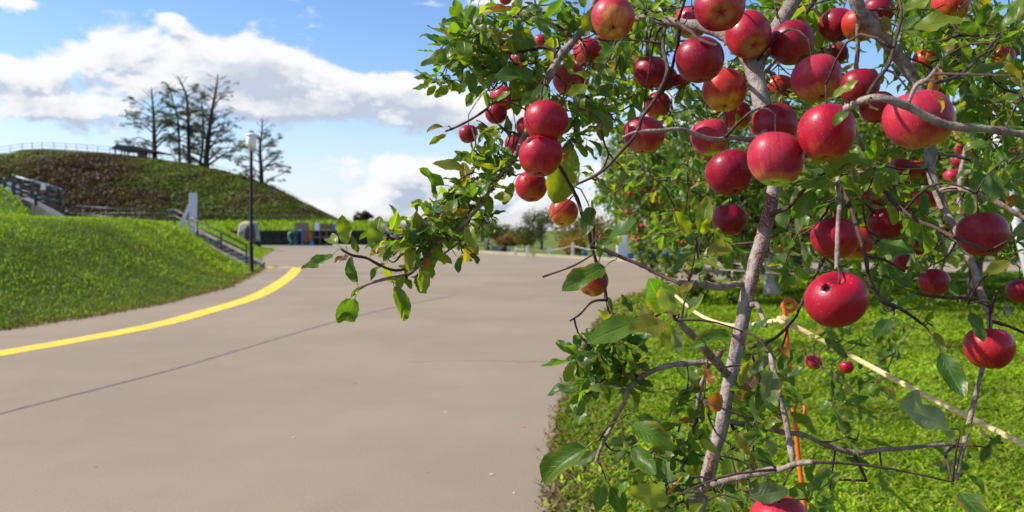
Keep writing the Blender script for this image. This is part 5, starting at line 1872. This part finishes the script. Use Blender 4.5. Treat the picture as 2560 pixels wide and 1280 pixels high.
def cluster(px, py, d, n, L, droop=0.5, pal_w=None, maxlen=0.34):
    c = P(px, py, d)
    (sc, sr, so), sd = nearest_sample(c, True)
    if sd < maxlen:
        o, pts = add_twig(sc, c, 0.0026 if sd > 0.08 else 0.0022, so, -0.01)
        ax = (pts[-1] - pts[-2])
        if sd > 0.11:
            for i in (2, 3, 4):
                if rng.random() < 0.75:
                    dv = Vector((rng.gauss(0, 1), rng.gauss(0, 1), rng.gauss(-0.4, .6)))
                    add_leaf(pts[i], dv, Vector((rng.gauss(0, .5), rng.gauss(-.2, .5), 1)), L * rng.uniform(.6, 1), pal_w=pal_w)
        for i in (3, 5):
            SAMPLES.append((pts[i], 0.002, so))
    else:
        ax = Vector((rng.gauss(0, 1), rng.gauss(0, 1), 0.3))
        q_ = c + (sc - c).normalized() * 0.12
        add_twig(q_, c, 0.0024, so, -0.01)
    rosette(c, ax, n, L, droop, pal_w)


# hand placed leaves that carry the outline: base px -> tip px, depth, depth change, facing, curl variant
YL = (0.150, 0.200, 0.010); MG = (0.072, 0.145, 0.010); DGN = (0.044, 0.105, 0.012); OLV = (0.15, 0.16, 0.02); GRY = (0.10, 0.14, 0.06); ORL = (0.30, 0.10, 0.02); BRL = (0.16, 0.08, 0.035); YLO = (0.22, 0.17, 0.015)
HL = [
    (853, 622, 768, 684, 1.53, -.01, MG), (855, 622, 806, 572, 1.54, .02, YL), (868, 628, 862, 545, 1.54, .02, YL), (880, 636, 838, 655, 1.54, 0, BRL), (925, 645, 947, 548, 1.55, .02, YL), (895, 645, 893, 588, 1.55, .01, GRY),
    (900, 720, 868, 655, 1.54, -.02, DGN), (895, 722, 858, 826, 1.54, -.01, MG), (905, 712, 880, 740, 1.54, 0, YL), (885, 730, 845, 800, 1.55, .01, MG), (975, 694, 1022, 793, 1.55, -.01, MG), (985, 700, 1005, 770, 1.57, .02, OLV),
    (950, 664, 985, 620, 1.57, 0, MG), (1010, 610, 950, 640, 1.58, -.02, YL), (1000, 640, 1000, 590, 1.57, -.03, YL), (1055, 605, 985, 628, 1.57, -.04, YL), (1080, 606, 1035, 650, 1.58, -.03, MG), (1010, 690, 1028, 720, 1.58, -.01, MG), (1040, 672, 1055, 725, 1.58, -.02, MG), (1060, 655, 1050, 740, 1.58, .0, YL),
    (1090, 610, 1082, 690, 1.6, .02, YL), (1110, 620, 1122, 682, 1.66, .02, OLV), (1140, 640, 1178, 650, 1.78, 0, OLV), (1075, 630, 1063, 672, 1.57, 0, ORL), (1060, 600, 1046, 535, 1.57, 0, OLV), (1105, 590, 1080, 520, 1.58, 0, YL), (1085, 600, 1040, 570, 1.6, .02, OLV),
    (1165, 545, 1188, 620, 1.55, -.02, YL), (1160, 600, 1170, 660, 1.75, 0, YLO), (1190, 590, 1180, 650, 1.76, 0, YLO), (1225, 480, 1278, 512, 1.6, -.02, YL), (1200, 500, 1140, 470, 1.6, 0, YL), (1185, 430, 1090, 410, 1.62, -.01, OLV), (1190, 420, 1140, 380, 1.64, 0, YL), (1130, 470, 1046, 440, 1.64, 0, MG), (1095, 520, 1032, 508, 1.63, 0, MG),
    (1120, 318, 1066, 318, 1.8, 0, YL), (1125, 325, 1083, 372, 1.8, 0, YL), (1190, 300, 1220, 340, 1.74, 0, YL), (1110, 210, 1040, 195, 1.7, 0, MG), (1085, 208, 1040, 232, 1.7, 0, MG), (1095, 205, 1070, 245, 1.71, 0, YL), (1130, 205, 1092, 247, 1.7, 0, YL), (1150, 205, 1150, 232, 1.7, 0, YL), (1125, 90, 1095, 65, 1.72, 0, OLV), (1125, 100, 1090, 105, 1.72, 0, MG),
    (1150, 105, 1072, 180, 1.70, 0, DGN), (1165, 115, 1090, 190, 1.69, -.02, YL), (1190, 125, 1130, 170, 1.69, 0, YL), (1205, 160, 1170, 230, 1.66, 0, MG), (1290, 40, 1195, 20, 1.74, 0, OLV), (1260, 60, 1170, 70, 1.72, 0, MG),
    (1360, 190, 1245, 195, 1.60, -.03, DGN), (1365, 195, 1345, 278, 1.58, -.05, MG), (1350, 210, 1310, 275, 1.57, -.03, DGN), (1210, 215, 1165, 260, 1.66, 0, MG), (1225, 230, 1225, 290, 1.66, -.06, DGN), (1430, 350, 1440, 455, 1.74, 0, YL), (1375, 545, 1418, 400, 1.9, .1, YL),
    (1480, 500, 1470, 580, 1.55, -.04, DGN), (1540, 100, 1505, 165, 1.5, -.04, MG), (1495, 190, 1420, 200, 1.55, -.04, YL), (1500, 190, 1470, 185, 1.56, 0, YL), (1470, 195, 1430, 260, 1.56, -.03, YL), (1440, 270, 1470, 310, 1.62, 0, MG), (1500, 300, 1500, 350, 1.62, 0, DGN),
    (1498, 600, 1605, 578, 1.40, -.05, DGN), (1505, 585, 1500, 640, 1.48, 0, MG), (1540, 650, 1418, 725, 1.46, -.03, MG), (1740, 600, 1680, 535, 1.36, 0, YL), (1745, 605, 1770, 500, 1.36, 0, YL), (1755, 600, 1768, 540, 1.34, -.03, YL), (1745, 640, 1800, 680, 1.33, 0, YL), (1745, 650, 1840, 605, 1.34, 0, OLV), (1740, 700, 1700, 735, 1.2, 0, YLO),
    (1690, 790, 1575, 855, 1.12, -.04, OLV), (1640, 790, 1480, 850, 1.12, -.02, MG), (1690, 800, 1600, 690, 1.05, -.04, DGN), (1690, 800, 1790, 770, 1.02, -.04, GRY), (1685, 800, 1660, 700, 0.95, -.03, GRY), (1690, 805, 1678, 890, 1.04, -.02, GRY), (1705, 800, 1650, 870, 1.05, 0, YL),
    (1860, 830, 1930, 815, 1.05, -.03, DGN), (1850, 840, 1745, 845, 1.08, -.03, MG), (1800, 1060, 1905, 980, 1.5, .06, YL), (1830, 1010, 1900, 1060, 1.48, .0, MG), (1940, 900, 1905, 1030, 1.02, -.02, GRY), (1880, 890, 1835, 960, 1.22, 0, OLV), (1935, 880, 1880, 930, 1.2, 0, GRY), (1760, 1000, 1780, 1050, 1.3, 0, MG), (1800, 960, 1780, 1045, 1.36, 0, ORL),
    (1760, 910, 1780, 960, 1.3, 0, ORL), (1720, 960, 1760, 980, 1.48, 0, YLO), (1745, 1050, 1695, 1060, 1.48, 0, ORL), (1700, 1060, 1640, 1080, 1.5, 0, OLV), (1735, 1085, 1700, 1140, 1.5, 0, DGN), (1735, 1090, 1745, 1150, 1.5, 0, YL), (1500, 1100, 1342, 1190, 1.44, -.02, MG), (1505, 1120, 1440, 1160, 1.46, -.02, GRY), (1550, 1050, 1680, 1110, 1.38, -.04, MG), (1560, 1100, 1650, 1190, 1.36, -.04, MG), (1580, 1035, 1640, 1070, 1.4, 0, DGN), (1515, 1200, 1560, 1280, 1.42, 0, DGN), (1505, 1180, 1500, 1270, 1.45, 0, MG),
    (1665, 1210, 1720, 1190, 1.3, 0, MG), (1700, 1235, 1560, 1260, 1.0, -.03, YL), (1680, 1190, 1650, 1150, 1.5, 0, MG), (1720, 1190, 1735, 1240, 1.48, 0, DGN), (1770, 1250, 1720, 1290, 1.0, 0, YL), (1850, 1250, 1960, 1225, 1.0, 0, GRY), (1800, 1140, 1760, 1100, 1.1, 0, YL), (1830, 1130, 1900, 1080, 1.2, 0, DGN), (1870, 1120, 1890, 1180, 1.1, 0, MG), (1880, 1150, 1840, 1090, 1.02, 0, OLV), (1900, 1090, 1960, 1140, 1.08, 0, GRY), (1945, 1000, 1990, 1020, 1.14, 0, DGN), (1950, 1040, 1910, 1070, 1.14, 0, YL), (1925, 870, 1985, 890, 1.2, 0, BRL), (1900, 920, 1865, 980, 1.36, 0, BRL),
    (2340, 850, 2390, 990, 1.24, -.02, DGN), (2330, 815, 2355, 880, 1.27, 0, OLV), (2310, 815, 2325, 775, 1.28, 0, YL), (2400, 1085, 2262, 1030, 1.2, -.1, GRY), (2470, 1120, 2500, 1090, 1.45, 0, DGN), (2480, 1100, 2455, 1150, 1.46, 0, DGN), (2380, 1205, 2460, 1320, 0.95, -.05, DGN), (2400, 1100, 2420, 1060, 1.5, 0, YL),
    (2500, 410, 2450, 520, 1.4, -.04, MG), (2520, 410, 2490, 470, 1.42, -.02, YL), (2540, 395, 2530, 460, 1.5, 0, DGN), (2540, 190, 2600, 300, 0.9, -.05, OLV), (2250, 80, 2395, 52, 1.15, -.03, YL), (2230, 85, 2300, 60, 1.2, 0, MG), (2240, 30, 2320, 10, 1.3, 0, YL), (2400, 190, 2500, 195, 1.3, 0, MG), (2350, 150, 2330, 235, 1.4, 0, ORL), (2330, 235, 2370, 275, 0.96, 0, YLO), (2050, 460, 1990, 540, 1.28, 0, MG), (2040, 455, 2140, 395, 1.24, 0, YL), (2090, 440, 2010, 480, 1.24, 0, MG), (2130, 410, 2145, 460, 1.22, 0, GRY),
    (2210, 500, 2245, 560, 1.5, 0, YL), (2300, 560, 2310, 470, 1.5, 0, DGN), (2300, 560, 2330, 640, 1.35, 0, MG), (2170, 600, 2270, 640, 1.3, 0, MG), (2200, 650, 2260, 720, 1.32, 0, DGN), (2400, 745, 2375, 700, 1.5, 0, DGN), (2420, 760, 2440, 850, 1.4, 0, DGN), (2500, 800, 2540, 750, 1.4, 0, GRY), (2520, 600, 2580, 560, 1.1, 0, GRY), (2540, 640, 2470, 700, 1.3, 0, OLV), (2440, 480, 2420, 540, 1.6, 0, MG), (2350, 480, 2300, 460, 1.65, 0, DGN),
    (2065, 250, 2140, 215, 1.04, 0, YL), (2165, 262, 2190, 280, 1.0, 0, GRY), (2130, 270, 2085, 300, 1.1, 0, MG), (1840, 275, 1845, 310, 1.6, -.02, YL), (1900, 480, 1990, 440, 1.5, 0, DGN), (1990, 500, 2020, 560, 1.34, 0, MG),
    (1230, 250, 1285, 252, 1.5, -.03, MG), (1225, 280, 1210, 235, 1.5, 0, MG), (1180, 320, 1215, 318, 1.7, 0, MG), (1290, 440, 1260, 510, 1.6, 0, YL), (1310, 440, 1320, 455, 1.6, 0, OLV), (1260, 430, 1200, 450, 1.6, 0, DGN),
]
for i, (bx, by, tx, ty, d, dd, col) in enumerate(HL):
    b_, t_ = P(bx, by, d), P(tx, ty, d + dd + rng.uniform(-.012, .012))
    L = (t_ - b_).length / 1.22
    horiz = abs(tx - bx) > abs(ty - by)
    nm = Vector((rng.uniform(-.5, .5), -1.0, rng.uniform(0.1, 0.6))) if not horiz else Vector((rng.uniform(-.3, .3), rng.uniform(-1.0, -0.6), 0.65))
    (sc, sr, so), sd = nearest_sample(b_, False)
    if 0.012 < sd < 0.3:
        add_twig(sc, b_, 0.0022 if sd > 0.05 else 0.0016, so, 0.004)
        SAMPLES.append((b_, 0.002, so))
    v_ = rng.randrange(7) if rng.random() < 0.5 else rng.randrange(7, 14)
    add_leaf(b_, t_ - b_, nm, L * 1.06, v_, col, True)

# leafy shoots: cx, cy, rx, ry, d range, clusters, leaf length (m), leaves each
BL = [
    (1290, 85, 170, 75, 1.62, 2.05, 26, .064, 5), (1430, 60, 80, 70, 1.7, 2.1, 12, .062, 5), (1190, 120, 90, 50, 1.65, 1.85, 13, .056, 5), (1330, 180, 110, 50, 1.6, 1.9, 11, .062, 5),
    (1130, 200, 50, 25, 1.68, 1.75, 3, .045, 4), (1235, 190, 60, 50, 1.62, 1.85, 9, .06, 4), (1455, 200, 50, 90, 1.6, 1.9, 12, .062, 4), (1200, 380, 55, 40, 1.6, 1.75, 5, .056, 4), (1255, 370, 35, 60, 1.6, 1.8, 7, .054, 4),
    (1190, 470, 55, 50, 1.6, 1.75, 7, .058, 4), (1130, 530, 50, 40, 1.58, 1.7, 6, .056, 4), (1110, 580, 60, 35, 1.57, 1.68, 7, .055, 4), (1040, 640, 50, 25, 1.56, 1.64, 3, .05, 4), (1210, 545, 20, 50, 1.72, 1.8, 4, .035, 4),
    (1400, 240, 40, 40, 1.7, 1.9, 6, .055, 4), (1440, 320, 30, 50, 1.7, 1.9, 4, .055, 4),
    (1620, 60, 110, 60, 1.9, 2.8, 24, .062, 5), (1560, 180, 70, 80, 1.9, 2.7, 20, .06, 5), (1540, 280, 50, 60, 1.8, 2.5, 8, .055, 4), (1720, 260, 80, 60, 1.9, 2.6, 14, .058, 5), (1650, 30, 120, 30, 1.6, 2.2, 12, .06, 5),
    (1930, 40, 150, 45, 1.8, 2.7, 26, .064, 5), (1870, 200, 60, 70, 1.8, 2.5, 12, .06, 5), (2010, 60, 90, 60, 1.9, 2.6, 16, .062, 5), (2080, 170, 90, 70, 1.9, 2.6, 18, .062, 5), (1990, 260, 60, 50, 1.8, 2.4, 8, .062, 4),
    (2260, 50, 130, 60, 1.7, 2.6, 26, .064, 5), (2430, 60, 120, 70, 1.6, 2.6, 30, .066, 5), (2420, 160, 130, 70, 1.7, 2.7, 28, .064, 5), (2500, 240, 70, 60, 1.6, 2.6, 13, .062, 5), (2290, 180, 90, 50, 1.9, 2.7, 14, .06, 5),
    (2130, 440, 90, 60, 1.5, 2.3, 17, .064, 5), (2230, 470, 80, 70, 1.7, 2.4, 17, .062, 5), (2290, 400, 60, 50, 1.8, 2.4, 9, .06, 5), (2180, 640, 80, 60, 1.7, 2.3, 9, .06, 4), (2260, 560, 70, 60, 1.7, 2.4, 11, .06, 4),
    (2470, 400, 80, 50, 1.6, 2.4, 10, .058, 4), (2520, 300, 50, 50, 1.7, 2.5, 6, .058, 4), (2480, 620, 60, 60, 1.5, 2.2, 5, .06, 4), (2510, 470, 50, 40, 1.6, 2.2, 5, .058, 4), (2320, 620, 50, 60, 2.0, 2.8, 6, .055, 4),
    (1515, 900, 75, 60, 1.46, 1.6, 12, .054, 6), (1530, 860, 60, 40, 1.46, 1.6, 5, .054, 5), (1470, 960, 40, 25, 1.44, 1.5, 2, .055, 3), (1560, 800, 50, 30, 1.5, 1.6, 2, .055, 3),
    (1720, 1120, 60, 80, 1.45, 1.6, 9, .052, 4), (1860, 1100, 70, 60, 1.25, 1.5, 9, .056, 4), (1930, 1000, 50, 70, 1.2, 1.5, 9, .056, 4), (1890, 930, 60, 50, 1.3, 1.55, 6, .054, 4), (1620, 1140, 70, 60, 1.42, 1.55, 5, .058, 4), (1740, 990, 40, 60, 1.46, 1.6, 4, .045, 4), (1700, 1250, 60, 30, 1.3, 1.5, 5, .056, 4), (1830, 1230, 60, 30, 1.1, 1.4, 4, .056, 4),
    (2060, 470, 60, 40, 1.35, 1.7, 7, .062, 4), (1960, 560, 30, 40, 1.5, 1.8, 3, .058, 3), (1780, 620, 60, 50, 1.35, 1.6, 3, .055, 3), (2230, 840, 60, 60, 2.6, 3.4, 8, .062, 4), (2070, 880, 60, 60, 2.6, 3.3, 6, .06, 4), (2120, 1000, 70, 50, 2.6, 3.2, 5, .06, 4), (2420, 420, 50, 120, 3.4, 4.4, 22, .07, 5), (2360, 560, 60, 80, 3.2, 4.4, 18, .07, 5), (2400, 640, 70, 40, 3.4, 4.4, 10, .07, 5),
    (1530, 430, 50, 40, 1.4, 1.6, 2, .03, 4), (1590, 400, 60, 60, 2.4, 3.2, 8, .06, 5), (1690, 430, 80, 60, 2.4, 3.2, 10, .062, 5), (1960, 470, 40, 60, 2.0, 2.6, 6, .06, 4),
]
for (cx, cy, rx, ry, d0, d1, k, L, n) in BL:
    for i in range(int(round(k * (1.3 if cy < 720 and cx > 1300 else 1.15)))):
        a_, r_ = rng.random() * 6.283, rng.random() ** 0.5
        cluster(cx + rx * r_ * math.cos(a_), cy + ry * r_ * math.sin(a_), rng.uniform(d0, d1), n, L * 0.98)

for (cx, cy, rx, ry, d0, d1, k, L, n) in [
        (1010, 600, 50, 40, 1.54, 1.62, 4, .055, 4), (1000, 660, 60, 30, 1.54, 1.6, 3, .052, 3), (1075, 560, 45, 40, 1.57, 1.66, 6, .055, 4), (1160, 500, 60, 60, 1.58, 1.7, 5, .056, 4), (1240, 420, 60, 60, 1.6, 1.75, 5, .056, 4), (1130, 620, 40, 30, 1.58, 1.7, 2, .045, 3),
        (2090, 1090, 60, 40, 1.46, 1.56, 2, .05, 3), (2180, 1180, 40, 30, 1.46, 1.52, 1, .05, 3), (2420, 1160, 40, 40, 1.45, 1.55, 2, .055, 3), (2080, 830, 50, 40, 1.9, 2.6, 4, .055, 4), (2240, 780, 50, 40, 1.28, 1.5, 2, .05, 3), (2200, 930, 60, 60, 2.4, 3.0, 5, .06, 4),
        (2000, 640, 40, 60, 1.5, 2.0, 5, .06, 4), (1830, 640, 50, 40, 1.7, 2.2, 4, .058, 4), (1650, 560, 60, 60, 2.2, 3.0, 6, .06, 4), (1560, 520, 50, 60, 2.2, 3.0, 5, .06, 4), (2330, 690, 60, 50, 1.9, 2.6, 5, .06, 4), (2430, 540, 60, 60, 1.9, 2.6, 6, .06, 4),
        (1780, 560, 60, 60, 2.4, 3.2, 6, .062, 4), (2050, 560, 50, 40, 1.6, 2.2, 5, .06, 4), (1900, 900, 40, 50, 1.3, 1.6, 2, .056, 4), (1790, 1180, 60, 40, 1.2, 1.45, 4, .056, 4), (2030, 1230, 60, 40, 1.3, 1.7, 4, .056, 4), (1640, 1230, 60, 40, 1.35, 1.5, 4, .056, 4)]:
    for i in range(k):
        a_, r_ = rng.random() * 6.283, rng.random() ** 0.5
        cluster(cx + rx * r_ * math.cos(a_), cy + ry * r_ * math.sin(a_), rng.uniform(d0, d1), n, L)

# the 300 leaves that show largest are parts of their own; the rest are one mass
def shown(l):
    x, y, d = to_px(l[0] + l[1] * l[3] * 0.75)
    vis = 1.0 if (-20 < x < 2580 and -20 < y < 1300) else 0.05
    return -vis * (l[3] / d) ** 2 * (0.35 + abs(l[2].normalized().y))


LEAVES.sort(key=shown)


def leaf_matrix(l):
    b_, dv, nm, L, var, col = l
    y = nm.cross(dv) * (0.72 + 0.30 * ((hash((round(b_.x, 4), round(b_.z, 4))) % 97) / 97.0))
    m = Matrix(((dv.x * L, y.x * L, nm.x * L, b_.x), (dv.y * L, y.y * L, nm.y * L, b_.y), (dv.z * L, y.z * L, nm.z * L, b_.z), (0, 0, 0, 1)))
    return m


for l in LEAVES[:300]:
    o = bpy.data.objects.new('leaf', LMESH[l[4]])
    C.objects.link(o)
    o.parent = tree
    o.matrix_parent_inverse = Matrix.Translation(-tree.location)
    o.matrix_basis = leaf_matrix(l)
    o.color = (*l[5], 1)
va, qa, ca, ua = [], [], [], []
nv = 0
for l in LEAVES[300:]:
    v, q, uv = LG[l[4]]
    m = np.array(leaf_matrix(l))
    va.append(v @ m[:3, :3].T + m[:3, 3])
    qa.append(q + nv)
    ca.append(np.repeat(np.array([l[5]]), len(v), 0))
    ua.append(uv)
    nv += len(v)
fo = put('foliage', np_mesh('foliage', np.concatenate(va), quads=np.concatenate(qa), cols=np.concatenate(ca), sm=True, uv=np.concatenate(ua)), M['leaf'], tree, True)
fo['kind'] = 'stuff'
print('LEAVES', len(LEAVES))

# ------------------------------------------------------------------ small things on the ground
flv, flq, flu = leaf_geo(0.9, 0.3, 0.3, 1.0, 0.05, 0.34, 6)
FLM = np_mesh('fallen_leaf', flv, quads=flq, cols=np.ones((len(flv), 3)), sm=True, uv=flu)
FLM.materials.append(M['dry_leaf'])
for i in range(46):
    road = i < 12
    if road:
        x, y = [(741, 1093), (1116, 1029), (1366, 847), (1330, 965), (232, 1168), (1310, 1070), (1400, 945), (1220, 1190), (1060, 1180), (880, 960), (1368, 800), (1290, 1230)][i]
        p = G(x, y)
    else:
        y = rng.uniform(800, 1270)
        d = 3000 / (y - HY)
        e = float(np.interp(d, [q[1] for q in RE], [q[0] for q in RE])) * F / d + 1280
        p = G(rng.uniform(e + 15, 2560), y)
        p.z = 0.045
    o = bpy.data.objects.new('fallen_leaf', FLM)
    C.objects.link(o)
    o.location = p + Vector((0, 0, 0.004))
    s_ = rng.uniform(0.025, 0.042)
    o.scale = (s_, s_, s_)
    o.rotation_euler = (rng.uniform(-.3, .3), rng.uniform(-.3, .3), rng.uniform(0, 6.28))
    o.color = (*rng.choice([(0.55, 0.42, 0.22), (0.45, 0.30, 0.12), (0.5, 0.22, 0.08), (0.6, 0.52, 0.36)]), 1)
    if road:
        tag(o, 'small dry leaf lying on the tan asphalt', 'leaf', 'dry leaves on the road')
    else:
        tag(o, 'small dry autumn leaf lying in the sunlit lawn grass', 'leaf', 'dry leaves on the lawn')
